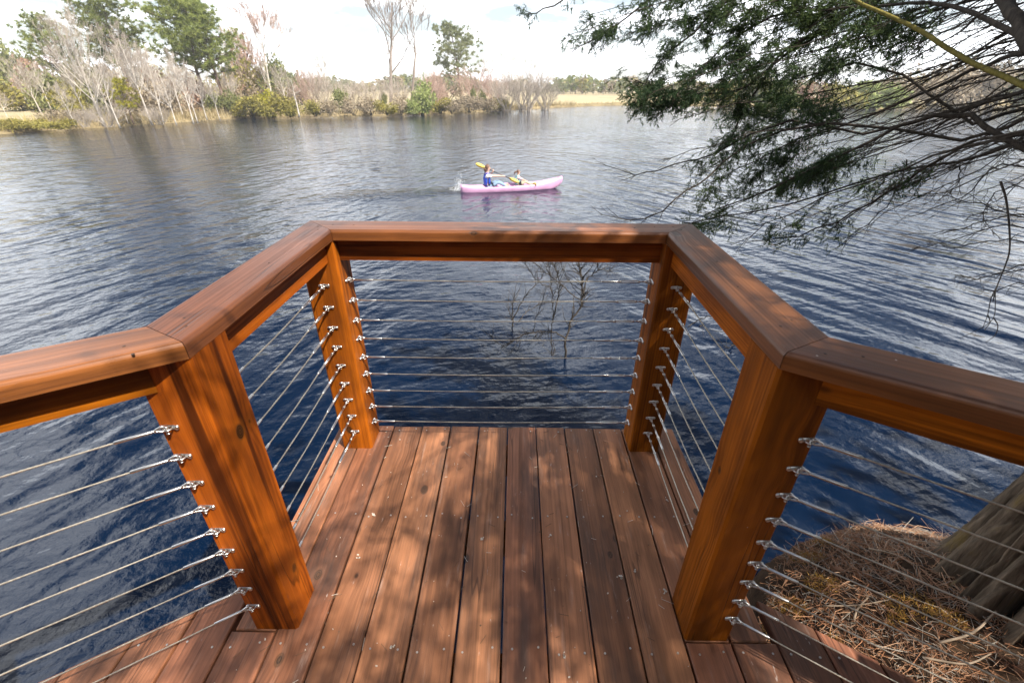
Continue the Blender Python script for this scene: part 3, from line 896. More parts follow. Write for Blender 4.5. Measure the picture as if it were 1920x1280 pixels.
def bare_tree_parts(seed, H=10.0, slender=True, **kw):
    rg = random.Random(seed); t, w = MB(), MB()
    # trunk to full height with side limbs
    n = 9; pts = []; q = Vector((0, 0, -0.3)); dd = Vector((rg.uniform(-.06, .06), rg.uniform(-.06, .06), 1))
    for i in range(n + 1):
        pts.append(q.copy()); dd = (dd + Vector((rg.uniform(-1, 1), rg.uniform(-1, 1), 0)) * kw.get('crook', 0.05) + Vector((0, 0, .06))).normalized(); q = q + dd * (H * 0.86 / n)
    r0 = kw.get('r0', 0.012) * H
    rad = [r0 * (1.25 if i == 0 else 1.0) * (1 - 0.88 * i / n) for i in range(n + 1)]
    t.tube(pts, rad, 7)
    for k in range(kw.get('limbs', 14)):
        f = rg.uniform(kw.get('low', 0.28), 0.98) ** 0.9
        x = f * n; i = min(int(x), n - 1); b = pts[i].lerp(pts[i + 1], x - i)
        th = rg.uniform(0, 6.283); out = Vector((math.cos(th), math.sin(th), rg.uniform(*kw.get('rise', (0.6, 1.3)))))
        L = H * kw.get('reach', 0.30) * (1.1 - 0.65 * f) * rg.uniform(0.7, 1.3)
        grow(t, w, b, out, L, max(0.012, rad[i] * 0.48), 3, rg, kw.get('spread', 0.6), kw.get('up', 0.28), kw.get('kids', (3, 4)), kw.get('minr', 0.007), 4, kw.get('wob', 0.16), 5)
    return t, w
def tri_leaf(mb, c, d, L, w, rg):
    d = d.normalized(); s = d.cross(rvec(rg))
    if s.length < 1e-4: s = d.orthogonal()
    s.normalize()
    mb.tri(c - s * w, c + s * w, c + d * L)
def tuft(mb, c, n, L, w, rg, updir=None, flat=1.0):
    for _ in range(n):
        d = rvec(rg)
        if updir is not None: d = (d + updir * 0.6)
        d.z *= flat
        tri_leaf(mb, c + rvec(rg) * L * 0.15, d, L * rg.uniform(0.6, 1.2), w, rg)
def pine_parts(seed, H, crown_lo, R0, ntuft=230, round_top=False, tuft_L=0.55, nn=26, w=0.045, asym=0.0):
    rg = random.Random(seed); t, lf = MB(), MB()
    n = 10; pts = []; q = Vector((0, 0, -0.3)); dd = Vector((rg.uniform(-.03, .03), rg.uniform(-.03, .03), 1))
    for i in range(n + 1):
        pts.append(q.copy()); dd = (dd + Vector((rg.uniform(-1, 1), rg.uniform(-1, 1), 0)) * 0.04).normalized(); q = q + dd * (H * 0.97 / n)
    t.tube(pts, [0.020 * H * (1 - 0.85 * i / n) for i in range(n + 1)], 8)
    nb = 44
    for k in range(nb):
        f = crown_lo + (1 - crown_lo) * (k + rg.random()) / nb * 0.98
        x = f * n; i = min(int(x), n - 1); b = pts[i].lerp(pts[i + 1], x - i)
        g = (f - crown_lo) / (1 - crown_lo)
        prof = (math.sin(math.pi * min(1, 0.22 + 0.78 * g)) ** 0.8) if round_top else (0.55 + 0.6 * math.sin(math.pi * min(1, g * 1.05 + 0.12)))
        prof = max(prof, 0.16)
        th = k * 2.4 + rg.uniform(-.5, .5)
        L = R0 * prof * rg.uniform(0.65, 1.15) * (1 + asym * math.cos(th))
        d = Vector((math.cos(th), math.sin(th), rg.uniform(0.05, 0.45) + (0.7 * g if round_top else 0.25 * g)))
        bp_ = [b]; q = b.copy(); dd = d.normalized()
        for s in range(4):
            dd = (dd + rvec(rg) * 0.16 + Vector((0, 0, 0.05))).normalized(); q = q + dd * L / 4; bp_.append(q.copy())
        rr = max(0.02, 0.006 * H * (1 - 0.6 * g))
        t.tube(bp_, [rr, rr * .8, rr * .6, rr * .45, rr * .25], 4, cap=False)
        m_ = max(3, int(ntuft / nb * (0.5 + 0.7 * prof)))
        for s in range(m_):
            u = rg.uniform(0.35, 1.0); x2 = u * 4; j = min(int(x2), 3)
            c = bp_[j].lerp(bp_[j + 1], x2 - j) + Vector((rg.uniform(-1, 1), rg.uniform(-1, 1), rg.uniform(-.35, .55))) * (0.22 * L * (1.1 - 0.4 * u) + 0.15)
            tuft(lf, c, nn, tuft_L, w, rg, Vector((0, 0, 0.5)), 0.8)
    return t, lf
def shrub_parts(seed, n=900, leaf=0.11, w=0.05, lobes=10, stems=7):
    """unit shrub: about 2 m wide and 2 m tall"""
    rg = random.Random(seed); t, lf = MB(), MB()
    cs = []
    for k in range(lobes):
        th = rg.uniform(0, 6.283); rr = rg.uniform(0.1, 0.8)
        cs.append((Vector((rr * math.cos(th), rr * math.sin(th), rg.uniform(0.22, 1.5) * (1.05 - 0.35 * rr))), rg.uniform(0.34, 0.6)))
    for k in range(stems):
        c, r = cs[k % lobes]
        t.tube([Vector((rg.uniform(-.12, .12), rg.uniform(-.12, .12), -0.15)), c * 0.5 + Vector((0, 0, 0.1)), c], [0.03, 0.02, 0.008], 4, cap=False)
    for k in range(n):
        c, r = cs[rg.randrange(lobes)]
        v = rvec(rg) * r * (rg.random() ** 0.4); v.z *= 0.85
        p = c + v
        if p.z < 0.02: p.z = rg.uniform(0.02, 0.2)
        tri_leaf(lf, p, (v.normalized() * 0.7 + rvec(rg)), leaf * rg.uniform(0.7, 1.5), w, rg)
    # loose shoots break the outline
    for k in range(26):
        c, r = cs[rg.randrange(lobes)]; d = (rvec(rg) + Vector((0, 0, 0.6))).normalized()
        a = c + d * r * 0.6; b = a + d * rg.uniform(0.25, 0.55)
        t.tube([a, b], [0.008, 0.003], 3, cap=False)
        for _ in range(5): tri_leaf(lf, a.lerp(b, rg.uniform(0.2, 1)), rvec(rg), leaf, w, rg)
    return t, lf
def bush_parts(seed, n=26):
    """leafless many-stemmed bush, unit size about 2 m wide and tall"""
    rg = random.Random(seed); t, w = MB(), MB()
    for k in range(n):
        th = rg.uniform(0, 6.283); d = Vector((math.cos(th) * rg.uniform(.1, 1.0), math.sin(th) * rg.uniform(.1, 1.0), 1.0))
        grow(t, w, Vector((rg.uniform(-.2, .2), rg.uniform(-.2, .2), -0.1)), d, rg.uniform(0.8, 1.25), 0.016, 3, rg, 0.6, 0.12, (3, 5), 0.0035, 4, 0.15, 4)
    return t, w
TREE_ME = {}
def variant(key, fn, mats, names):
    """meshes of one kind, built once"""
    if key not in TREE_ME:
        parts = fn()
        TREE_ME[key] = [(nm, p.mesh(nm, mt, smooth=(i == 0))) for i, (p, mt, nm) in enumerate(zip(parts, mats, names)) if p.f]
    return TREE_ME[key]
def plant(name, key, label, cat, loc, scale, group=None, rz=None):
    t = thing(name, label, cat, loc, group, (0, 0, R.uniform(0, 6.28) if rz is None else rz), scale)
    for nm, me in TREE_ME[key]:
        o = bpy.data.objects.new(nm, me); COL.objects.link(o); o.parent = t
    return t
def base_at(px, py, z=WZ + 0.35, push=0.0):
    p = at_z(px, py, z)
    d = Vector((p.x, p.y, 0)).normalized()
    p = p + d * push
    return p
def height_to(base, py_top, px0, py0):
    # height so that the top reaches that picture row
    x = px0 + (960 - px0) / (2200 - py0) * (py_top - py0)
    return at_y(x, py_top, base.y).z - base.z

PB, PT_, GB = M['pale_bark'], M['pale_twig'], M['grey_bark']
for i in range(4):
    variant('pale%d' % i, lambda i=i: bare_tree_parts(100 + i, 10, limbs=15 + i * 2, low=0.22, reach=0.27, rise=(0.8, 1.6), r0=0.0115, spread=0.55, kids=(4, 5), minr=0.0085), (PB, PT_), ('trunk', 'crown'))
variant('vase', lambda: bare_tree_parts(131, 10, limbs=24, low=0.12, reach=0.42, rise=(0.9, 1.7), r0=0.0155, spread=0.5, kids=(4, 5), minr=0.0085), (PB, PT_), ('trunk', 'crown'))
for i in range(2):
    variant('pink%d' % i, lambda i=i: bare_tree_parts(140 + i, 10, limbs=19, low=0.25, reach=0.36, rise=(0.5, 1.2), r0=0.012, spread=0.65, kids=(4, 6), minr=0.012), (PB, M['pink_twig']), ('trunk', 'crown'))
variant('tall', lambda: bare_tree_parts(152, 10, limbs=15, low=0.30, reach=0.46, rise=(0.55, 1.2), r0=0.021, spread=0.55, kids=(3, 5), minr=0.016, crook=0.07), (GB, GB), ('trunk', 'crown'))
variant('tall2', lambda: bare_tree_parts(155, 10, limbs=9, low=0.38, reach=0.28, rise=(0.9, 1.6), r0=0.017, spread=0.5, kids=(3, 4), minr=0.016, crook=0.12), (GB, GB), ('trunk', 'crown'))
variant('snag', lambda: bare_tree_parts(161, 10, limbs=9, low=0.35, reach=0.20, rise=(-0.1, 0.5), r0=0.022, spread=0.7, kids=(2, 3), minr=0.010), (PB, PT_), ('trunk', 'crown'))
for i in range(2):
    variant('bush%d' % i, lambda i=i: bush_parts(170 + i), (PT_, M['pale_twig']), ('stems', 'crown'))
variant('pinkbush', lambda: bush_parts(175), (M['pink_twig'], M['pink_twig']), ('stems', 'crown'))
variant('pineA', lambda: pine_parts(201, 17, 0.36, 5.6, 860, tuft_L=0.62, nn=24, w=0.05), (M['pine_bark'], M['pine_leaf']), ('trunk', 'crown'))
variant('pineB', lambda: pine_parts(202, 17, 0.36, 5.0, 720, tuft_L=0.62, nn=24, w=0.05), (M['pine_bark'], M['pine_leaf']), ('trunk', 'crown'))
variant('pineC', lambda: pine_parts(203, 14, 0.45, 3.8, 330, tuft_L=0.6, nn=24, w=0.055), (M['pine_bark'], M['pine_leaf']), ('trunk', 'crown'))
variant('pineR', lambda: pine_parts(204, 12, 0.32, 5.2, 520, round_top=True, tuft_L=0.52, nn=24, w=0.05), (M['pine_bark'], M['far_pine_leaf']), ('trunk', 'crown'))
variant('gold', lambda: pine_parts(205, 5, 0.30, 1.7, 90, tuft_L=0.38, nn=24, w=0.03), (M['pine_bark'], M['gold_leaf']), ('trunk', 'crown'))
SHR = {'olive': 'olive_leaf', 'green': 'green_leaf', 'lime': 'lime_leaf', 'brown': 'brown_leaf', 'rust': 'rust_leaf', 'gold_sh': 'gold_leaf'}
for j, (k, mt) in enumerate(SHR.items()):
    for i in range(2):
        variant(k + str(i), lambda i=i, j=j: shrub_parts(300 + j * 7 + i, 1300 if k in ('brown', 'rust') else 1600, leaf=0.14), (M['twig'], M[mt]), ('stems', 'foliage'))

# ------------------------------------------------------------------ far bank trees: (kind, base x, base y, top y, push inland, label)
G_B = 'bare pale trees on the far bank'
TREES = [
 ('pale0', 16, 224, 150, 0.5, 'short bare pale trunk cut off by the edge of the view'),
 ('pale1', 62, 214, 112, 3.0, 'bare grey tree leaning over the marsh beside the sandy patch'),
 ('pale2', 84, 224, 104, 1.0, 'twin of the bare grey marsh tree with paler forked top'),
 ('pale3', 142, 236, 152, 0.3, 'small slim bare tree between the marsh and the big white tree'),
 ('vase', 194, 232, 48, 0.8, 'large white bare tree with a wide fan of branches'),
 ('pale1', 224, 236, 104, 0.3, 'slim white bare tree just beside the wide fan tree'),
 ('pale0', 240, 230, 140, 1.5, 'thin white bare tree behind the small yellow pine'),
 ('pale2', 284, 230, 46, 0.6, 'tall white bare tree standing over the small yellow pine'),
 ('pale3', 290, 222, 80, 2.0, 'white bare tree half hidden by the tall white one'),
 ('pale0', 330, 231, 120, 0.2, 'bare white tree midway between yellow pine and big pines'),
 ('pale1', 362, 229, 104, 0.2, 'paired white bare trunks at the waterline before the big pines'),
 ('pale3', 370, 228, 118, 0.6, 'second of the paired white trunks, slightly shorter'),
 ('pale2', 412, 223, 138, 0.1, 'white bare trunk at the waterline between the two pine trunks'),
 ('pink0', 516, 208, 16, 6.0, 'large bare tree with pinkish twigs right of the big pines'),
 ('pink1', 466, 208, 62, 9.0, 'reddish budding tree tucked against the big pine crown'),
 ('pink1', 268, 214, 40, 9.0, 'reddish budding tree below the drooping pine boughs'),
 ('pink0', 132, 214, 108, 12.0, 'low reddish tree beyond the marsh'),
 ('snag', 561, 217, 132, 0.6, 'broken white dead snag with short limbs'),
 ('pale3', 617, 214, 106, 14.0, 'faint pale round crowned tree beyond the shrubs'),
 ('pale1', 104, 226, 118, 4.0, 'slim grey bare tree beyond the twin marsh trees'),
 ('pale2', 168, 231, 92, 3.0, 'tall thin bare tree just beside the wide fan tree, on the marsh side'),
 ('pale0', 212, 229, 84, 4.0, 'upright bare tree hidden behind the wide fan of branches'),
 ('pale3', 306, 228, 90, 2.5, 'bare tree with a fine twiggy head behind the tall white one'),
 ('pale1', 346, 225, 96, 4.0, 'bare tree set back just before the paired white trunks'),
 ('pale0', 388, 224, 120, 2.0, 'short bare tree beside the trunk of the broad crowned pine'),
 ('pale2', 444, 219, 120, 5.0, 'thin bare tree between the big pines and the reddish tree'),
 ('pale3', 540, 215, 120, 5.0, 'thin bare tree between the pinkish tree and the white snag'),
 ('pale1', 255, 226, 70, 5.0, 'tall bare tree rising behind the small yellow pine'),
 ('tall', 735, 206, -46, 9.0, 'tall bare grey tree reaching out of view above the shrubs'),
 ('tall2', 772, 206, -30, 12.0, 'slender crooked bare tree beside the tall grey one'),
]
for kind, px, py, ty, push, lab in TREES:
    b = base_at(px, py, WZ + 0.35, push); b.z = WZ + 0.3
    H = height_to(b, ty, px, py)
    plant('bare_tree', kind, lab.replace(' right of the big pines', ' beside the big pines'), 'tree', b, H / 10.0, G_B)
G_P = 'pines on the far bank'
for kind, Hn, px, py, ty, push, lab in [
 ('pineA', 17, 398, 220, -26, 7.0, 'big dark trunked pine with the broad crown'),
 ('pineB', 17, 428, 220, -6, 6.0, 'big pine beside the broad crowned one, trunk close to the water'),
 ('pineB', 17, 262, 222, -40, 14.0, 'tall pine with tiered drooping boughs behind white bare trees'),
 ('pineC', 14, 150, 222, 22, 16.0, 'pine with dark bunched boughs standing over the marsh'),
 ('pineR', 12, 866, 200, 44, 14.0, 'lone round topped pine standing in the meadow'),
 ('gold', 5, 250, 230, 144, 0.8, 'small bright yellow pine at the water edge')]:
    b = base_at(px, py, WZ + 0.35, push); b.z = WZ + 0.35
    H = height_to(b, ty, px, py)
    s = H / Hn
    plant('pine_tree', kind, lab, 'tree', b, (s * 1.04, s * 1.04, s), G_P)
b = base_at(722, 208, WZ + .3, 3); plant('conifer', 'green0', 'narrow green conifer in front of the tall bare tree', 'tree', b, (0.55, 0.55, 1.25))

# shrubs in view along the far bank
def shrub(kind, px, py, wpx, hpx, push, label=None, group='shrubs along the far bank', name='shrub', cat='shrub'):
    b = base_at(px, py, WZ + 0.3, push)
    dep = (b - CPOS).dot(FWD)
    w = wpx * dep / CAM_F; h = hpx * dep / CAM_F / 0.96
    b.z = WZ + 0.25
    return plant(name, kind, label, cat, b, (w / 1.9, w / 1.9, h / 1.9), group)
LBL = {'olive': 'olive yellow shrub', 'green': 'dark green shrub', 'lime': 'light green shrub', 'brown': 'dry brown shrub', 'rust': 'rusty red shrub', 'gold_sh': 'bright yellow shrub', 'bush': 'leafless grey bush', 'pinkbush': 'leafless pinkish bush'}
MARKS = [(20, 'the sandy marsh gap'), (84, 'the twin marsh trees'), (142, 'the small slim bare tree'), (194, 'the wide white fan tree'), (250, 'the small yellow pine'), (290, 'the tall white bare tree'), (330, 'the lone white trunk before the pines'), (366, 'the paired white trunks'), (412, 'the big pine trunks'), (466, 'the reddish budding tree'), (516, 'the pinkish bare tree'), (561, 'the broken snag'), (617, 'the faint pale round tree'), (670, 'the gap before the tall grey tree'), (722, 'the narrow conifer'), (772, 'the crooked bare tree'), (820, 'the meadow edge west of the round pine'), (866, 'the round topped pine'), (915, 'the two slim green shrubs'), (985, 'the domed bush point'), (1350, 'the open meadow behind the cedar'), (1430, 'the dense cedar boughs'), (1500, 'the cedar boughs mid way'), (1575, 'the mossy bough tip'), (1640, 'the mossy bough'), (1740, 'the brown hillside'), (1800, 'the hillside woods'), (1855, 'the hillside foot'), (1900, 'the dark cove'), (1945, 'the cove end')]
USED = {}
def shrub_label(kind, px, push, w, h):
    near = min(MARKS, key=lambda m: abs(m[0] - px))[1]
    where = 'at the water edge by' if push < 2 else ('set back behind' if push < 10 else 'far back behind')
    base = LBL[kind] + ' ' + where + ' ' + near
    for size in ('', 'low ' if h < 40 else 'tall ', 'wide ' if w > 50 else 'slim '):
        l = size + base
        if l not in USED: break
    USED[l] = 1
    return l
def sk(kind): return kind if kind == 'pinkbush' else kind + str(R.randint(0, 1))
for kind, px, py, w, h, push in [
 ('green', 446, 217, 34, 48, 1), ('olive', 474, 217, 56, 46, 1), ('olive', 512, 218, 60, 42, 0.8), ('olive', 545, 217, 46, 34, 0.8), ('gold_sh', 500, 214, 40, 44, 3),
 ('olive', 592, 216, 42, 30, 0.8), ('green', 640, 213, 34, 44, 2), ('brown', 618, 216, 36, 28, 0.8), ('brown', 664, 215, 40, 32, 1), ('olive', 726, 214, 40, 26, 0.8),
 ('brown', 696, 214, 36, 30, 1), ('lime', 792, 212, 54, 60, 1), ('lime', 776, 213, 36, 34, 0.6), ('brown', 752, 213, 34, 34, 1), ('olive', 826, 211, 44, 28, 1), ('brown', 846, 211, 44, 26, 0.8),
 ('brown', 880, 209, 48, 30, 1), ('green', 888, 207, 16, 40, 1.5), ('green', 906, 206, 16, 38, 1.5), ('olive', 934, 205, 40, 26, 1.5), ('brown', 912, 208, 40, 24, 0.6),
 ('bush', 985, 205, 104, 76, 1.0), ('bush', 1022, 203, 60, 54, 1.0), ('bush', 950, 206, 60, 56, 2.0), ('pinkbush', 900, 204, 80, 66, 6), ('pinkbush', 925, 204, 60, 56, 8), ('bush', 610, 214, 56, 72, 8), ('bush', 660, 213, 60, 54, 8),
 ('pinkbush', 590, 214, 60, 70, 8), ('bush', 700, 212, 60, 60, 8), ('bush', 748, 210, 50, 50, 8), ('pinkbush', 810, 208, 70, 56, 16), ('brown', 840, 206, 60, 50, 22),
 ('bush', 205, 236, 60, 40, 0.4), ('bush', 300, 232, 46, 30, 0.6), ('bush', 160, 237, 40, 30, 0.6), ('brown', 120, 236, 60, 30, 2), ('olive', 60, 240, 60, 22, 1), ('olive', 20, 242, 50, 26, 1), ('olive', 110, 241, 50, 22, 0.5),
 ('brown', 330, 226, 60, 70, 6), ('rust', 370, 224, 60, 70, 9), ('brown', 300, 228, 60, 76, 7), ('rust', 312, 226, 50, 86, 12), ('brown', 262, 230, 60, 60, 6), ('green', 205, 230, 70, 86, 9), ('olive', 160, 232, 70, 70, 9), ('green', 110, 228, 80, 80, 14), ('olive', 60, 226, 80, 66, 14),
 ('brown', 232, 230, 50, 90, 11), ('green', 180, 226, 60, 110, 18), ('rust', 90, 222, 80, 90, 22), ('green', 20, 222, 80, 96, 22), ('green', 60, 218, 60, 110, 28), ('olive', 455, 214, 70, 90, 14), ('brown', 480, 212, 60, 80, 12), ('green', 530, 212, 60, 86, 16), ('rust', 474, 210, 60, 120, 18),
 ('green', 410, 220, 40, 40, 4), ('brown', 440, 216, 40, 70, 10), ('brown', 384, 222, 40, 60, 8), ('green', 570, 212, 40, 60, 18), ('brown', 545, 214, 46, 50, 8),
 ('lime', 1640, 203, 110, 62, 3), ('olive', 1575, 203, 70, 56, 4), ('brown', 1690, 202, 80, 60, 6), ('green', 1420, 203, 80, 60, 6), ('olive', 1350, 202, 60, 50, 8), ('lime', 1465, 203, 70, 50, 6), ('rust', 1510, 203, 60, 44, 5),
 ('brown', 1740, 202, 90, 76, 8), ('brown', 1800, 201, 90, 80, 8), ('brown', 1855, 200, 80, 70, 10), ('green', 1900, 200, 70, 66, 3), ('green', 1945, 200, 80, 70, 3)]:
    shrub(sk(kind) if kind != 'gold_sh' else 'gold_sh0', px, py, w, h, push, shrub_label(kind, px, push, w, h))

# reeds and dry grass along the water line
def reeds(px0, px1, per_m, h, mat, name, spread=(0.0, 1.8)):
    mb = MB(); rg = random.Random(int(px0))
    P = [q for q in shore_dense]
    for a, b_ in zip(P[:-1], P[1:]):
        mid_ = (a + b_) / 2
        v = mid_ - CPOS; dz = v.dot(FWD)
        if dz <= 1: continue
        px = 960 + CAM_F * v.dot(RIGHT) / dz
        if not (px0 <= px <= px1): continue
        L = (b_ - a).length; out = Vector((mid_.x, mid_.y, 0)).normalized()
        for k in range(int(L * per_m)):
            q = a.lerp(b_, rg.random()) + out * rg.uniform(*spread)
            q.z = WZ + rg.uniform(0.0, 0.3)
            hh = h * rg.uniform(0.5, 1.3)
            d = Vector((rg.uniform(-.4, .4), rg.uniform(-.4, .4), 1)).normalized()
            s = Vector((rg.uniform(-1, 1), rg.uniform(-1, 1), 0)).normalized() * 0.035
            mb.tri(q - s, q + s, q + d * hh)
    return mb.build(name, mat, kind='stuff')
reeds(-200, 130, 110, 0.85, M['reed_gold'], 'golden_reeds', (-0.1, 4.0))
reeds(120, 450, 120, 0.95, M['reed'], 'dry_reeds', (-0.1, 3.5))
reeds(440, 1080, 60, 0.8, M['reed'], 'bank_grass', (0, 2.0))
reeds(1080, 1990, 12, 0.5, M['reed_gold'], 'meadow_edge_grass', (0, 3.0))

# wooded masses behind: nobody could count these
def woods(name, spots, kinds, seed, leaf=0.5, w=0.2, n=42):
    """spots: (px, top py, base py, push); crowns of a far-off wood in one object"""
    rg = random.Random(seed); mb = MB()
    mats = [M[k] for k in kinds] + [M['grey_bark']]
    for px, ty, by, push in spots:
        b = base_at(px, by, WZ + 0.5, push); b.z = WZ + 0.5
        H = max(1.5, height_to(b, ty + rg.uniform(-5, 9), px, by))
        mi = rg.randrange(len(kinds)); cw = H * rg.uniform(0.3, 0.5)
        mb.tube([b, b + Vector((rg.uniform(-.3, .3), 0, H * 0.9))], [0.02 * H, 0.005 * H], 4, len(kinds), cap=False)
        lob = [(Vector((rg.uniform(-.7, .7), rg.uniform(-.7, .7), rg.uniform(0.25, 0.9))), rg.uniform(0.35, 0.7)) for _ in range(6)]
        for _ in range(n):
            c, r = lob[rg.randrange(6)]
            v = rvec(rg) * r * rg.random() ** 0.5
            p = b + Vector(((c.x + v.x) * cw, (c.y + v.y) * cw, min(0.99, max(0.03, c.z + v.z * 0.35)) * H))
            d = rvec(rg); d.z = abs(d.z) * 0.6
            s = d.cross(rvec(rg)).normalized() * w * rg.uniform(.6, 1.3) * H / 8
            mb.tri(p - s, p + s, p + d * leaf * H / 8 * rg.uniform(.6, 1.4), mi)
    return mb.build(name, mats, kind='stuff')
rg = random.Random(55)
left = []
for k in range(90):
    px = rg.uniform(-60, 560); top = np.interp(px, [-60, 0, 60, 150, 260, 380, 470, 560], [110, 128, 128, 112, 110, 120, 120, 158])
    left.append((px, top + rg.uniform(0, 40), 214, rg.uniform(12, 34)))
woods('woodland_behind_marsh', left, ('green_leaf', 'brown_leaf', 'olive_leaf', 'rust_leaf', 'brown_leaf'), 61, 0.7, 0.24, 130)
far = []
for k in range(900):
    px = rg.uniform(520, 1960)
    top = 150 + 5 * math.sin(px * 0.021) + 4 * math.sin(px * 0.057) + (px - 960) * 0.007
    far.append((px, top, 178 + (px - 960) * 0.007, rg.uniform(0, 60)))
woods('far_treeline', far, ('green_leaf', 'olive_leaf', 'green_leaf', 'far_pine_leaf', 'brown_leaf', 'pine_leaf'), 62, 1.7, 0.75, 60)
hill = []
for k in range(110):
    px = rg.uniform(1660, 2080); hill.append((px, np.interp(px, [1660, 1780, 1900, 2080], [140, 124, 130, 120]) + rg.uniform(0, 14), 190, rg.uniform(15, 60)))
woods('hillside_woods', hill, ('brown_leaf', 'brown_leaf', 'rust_leaf', 'olive_leaf'), 63, 0.8, 0.26, 110)
# ------------------------------------------------------------------ cedar on the bank
cedar = thing('cedar_tree', 'old cedar with fluted mossy trunk on the bank and long drooping boughs', 'tree', (0, 0, 0))
TX, TY, TZ0 = 2.02, 1.03, -0.34
def trunk_center(z):
    u = z - TZ0
    return Vector((TX + 0.05 * u + 0.02 * u * u * 0.5, TY + 0.015 * u, z))
def trunk_mesh():
    mb = MB(); n = 220; zs = [TZ0 - 0.25 + i * 0.028 for i in range(50)] + [TZ0 + 1.2 + i * 0.16 for i in range(26)]
    rg = random.Random(9)
    ph = [rg.uniform(0, 6.28) for _ in range(6)]
    for z in zs:
        u = z - TZ0; c = trunk_center(z)
        R0 = 0.258 * (1 - 0.17 * max(u, 0)) if u < 3.5 else 0.11
        R0 = max(R0, 0.06)
        flare = 0.045 * math.exp(-max(u, -0.1) / 0.22)
        for j in range(n):
            th = 2 * math.pi * j / n
            g1 = (1 - abs(math.sin(5.5 * th + ph[0] + 0.35 * u + 0.4 * math.sin(2 * th)))) ** 3
            g2 = (1 - abs(math.sin(10.5 * th + ph[1] - 0.5 * u))) ** 3
            g3 = 0.5 * math.cos(19 * th + ph[2] + 1.1 * u) + 0.5 * math.cos(33 * th + ph[3] + 2.1 * u)
            dz = 1.0 + 0.9 * math.exp(-max(u, 0) / 0.5)
            r = R0 + flare * (1.15 - g1) + (0.03 - 0.085 * g1 - 0.045 * g2 + 0.007 * g3) * dz * (R0 / 0.235) + rg.uniform(-.002, .002)
            r -= 0.016 * (1 - abs(math.sin(15 * th + 1.8 * math.sin(3.1 * u + 5 * th) + 0.9 * math.sin(9 * u)))) ** 2 + 0.008 * (1 - abs(math.sin(29 * th + 1.5 * math.sin(6 * u + 3 * th)))) ** 2
            mb.v.append((c.x + r * math.cos(th), c.y + r * math.sin(th), z))
    for i in range(len(zs) - 1):
        for j in range(n):
            j2 = (j + 1) % n
            mb.f.append((i * n + j, i * n + j2, (i + 1) * n + j2, (i + 1) * n + j)); mb.mi.append(0)
    return mb
trunk_mesh().build('trunk', M['cedar_bark'], cedar, smooth=True)
# short upright root knees beside the trunk
for (x, y, h, r, tx, ty) in ((1.62, 0.74, 0.12, 0.024, -0.01, -0.02), (1.68, 0.68, 0.09, 0.020, 0.02, -0.03), (1.70, 0.79, 0.09, 0.020, 0.03, 0.02)):
    mb = MB(); z = float(bank_height(np.array([x]), np.array([y]))[0])
    mb.tube([(x, y, z - 0.06), (x + tx * .3, y + ty * .3, z + h * .5), (x + tx, y + ty, z + h)], [r * 1.5, r * 1.05, r * 0.45], 9)
    mb.build('root', M['root_bark'], cedar, smooth=True)
twigs, sprays = MB(), MB()
def bez(pts, n):
    """Catmull-Rom through the points"""
    P = [pts[0] * 2 - pts[1]] + pts + [pts[-1] * 2 - pts[-2]]
    out = []
    per = max(2, n // (len(pts) - 1))
    for i in range(1, len(P) - 2):
        for k in range(per):
            t = k / per
            out.append(0.5 * ((2 * P[i]) + (P[i + 1] - P[i - 1]) * t + (2 * P[i - 1] - 5 * P[i] + 4 * P[i + 1] - P[i + 2]) * t * t + (3 * P[i] - P[i - 1] - 3 * P[i + 1] + P[i + 2]) * t ** 3))
    out.append(P[-2])
    return out
def spray(c, d, L, rg, mb=None, wd=0.0019):
    """one feathery cedar spray: an axis with many fine scale-leaf branchlets"""
    mb = mb or sprays
    d = d.normalized(); a = d.orthogonal().normalized(); a = Quaternion(d, rg.uniform(0, 6.28)) @ a; b = d.cross(a)
    k = 11
    for i in range(k):
        t = (i + rg.random()) / k
        p = c + d * L * t
        th = rg.uniform(0, 6.28)
        s = (a * math.cos(th) + b * math.sin(th) * 0.7)
        e = (d * 0.9 + s * 0.85 + Vector((0, 0, -0.15))).normalized() * L * rg.uniform(0.22, 0.46) * (1.1 - 0.5 * t)
        w = e.cross(rvec(rg)); w = w.normalized() * wd
        q = p + e
        mb.quad(p - w, p + w, q + w * 0.5, q - w * 0.5)
        # forked tip
        e2 = (e.normalized() + rvec(rg) * 0.7).normalized() * L * rg.uniform(0.12, 0.24)
        mm = p + e * 0.5
        mb.tri(mm - w, mm + w, mm + e2)
        e3 = (e.normalized() + rvec(rg) * 0.8).normalized() * L * rg.uniform(0.10, 0.2)
        mm = p + e * 0.75
        mb.tri(mm - w, mm + w, mm + e3)
    w = a * 0.0016
    mb.quad(c - w, c + w, c + d * L + w * .4, c + d * L - w * .4)

ZONES = [(1330, 90, 175, 115, 1.0), (1160, 40, 140, 62, 0.75), (1240, 165, 95, 55, 0.85), (1440, 190, 150, 75, 0.85), (1430, 310, 140, 80, 0.6), (1540, 330, 120, 60, 0.5),
         (1480, 430, 60, 32, 0.4), (1620, 60, 150, 85, 0.40), (1330, 425, 60, 18, 0.5), (1020, 22, 40, 30, 0.55), (1340, 360, 60, 40, 0.6), (1400, 20, 190, 60, 0.9), (1500, 130, 110, 80, 0.55), (1700, 330, 60, 40, 0.12), (1560, 430, 40, 30, 0.3)]
def dens(px, py):
    return max([w * max(0.0, 1.25 - ((px - x) / rx) ** 2 - ((py - y) / ry) ** 2) for x, y, rx, ry, w in ZONES] + [0.0])
def to_px(p):
    v = p - CPOS; z = v.dot(FWD)
    if z < 0.05: return (9999, 9999)
    return 960 + CAM_F * v.dot(RIGHT) / z, 640 - CAM_F * v.dot(UP) / z
LIMBS = []
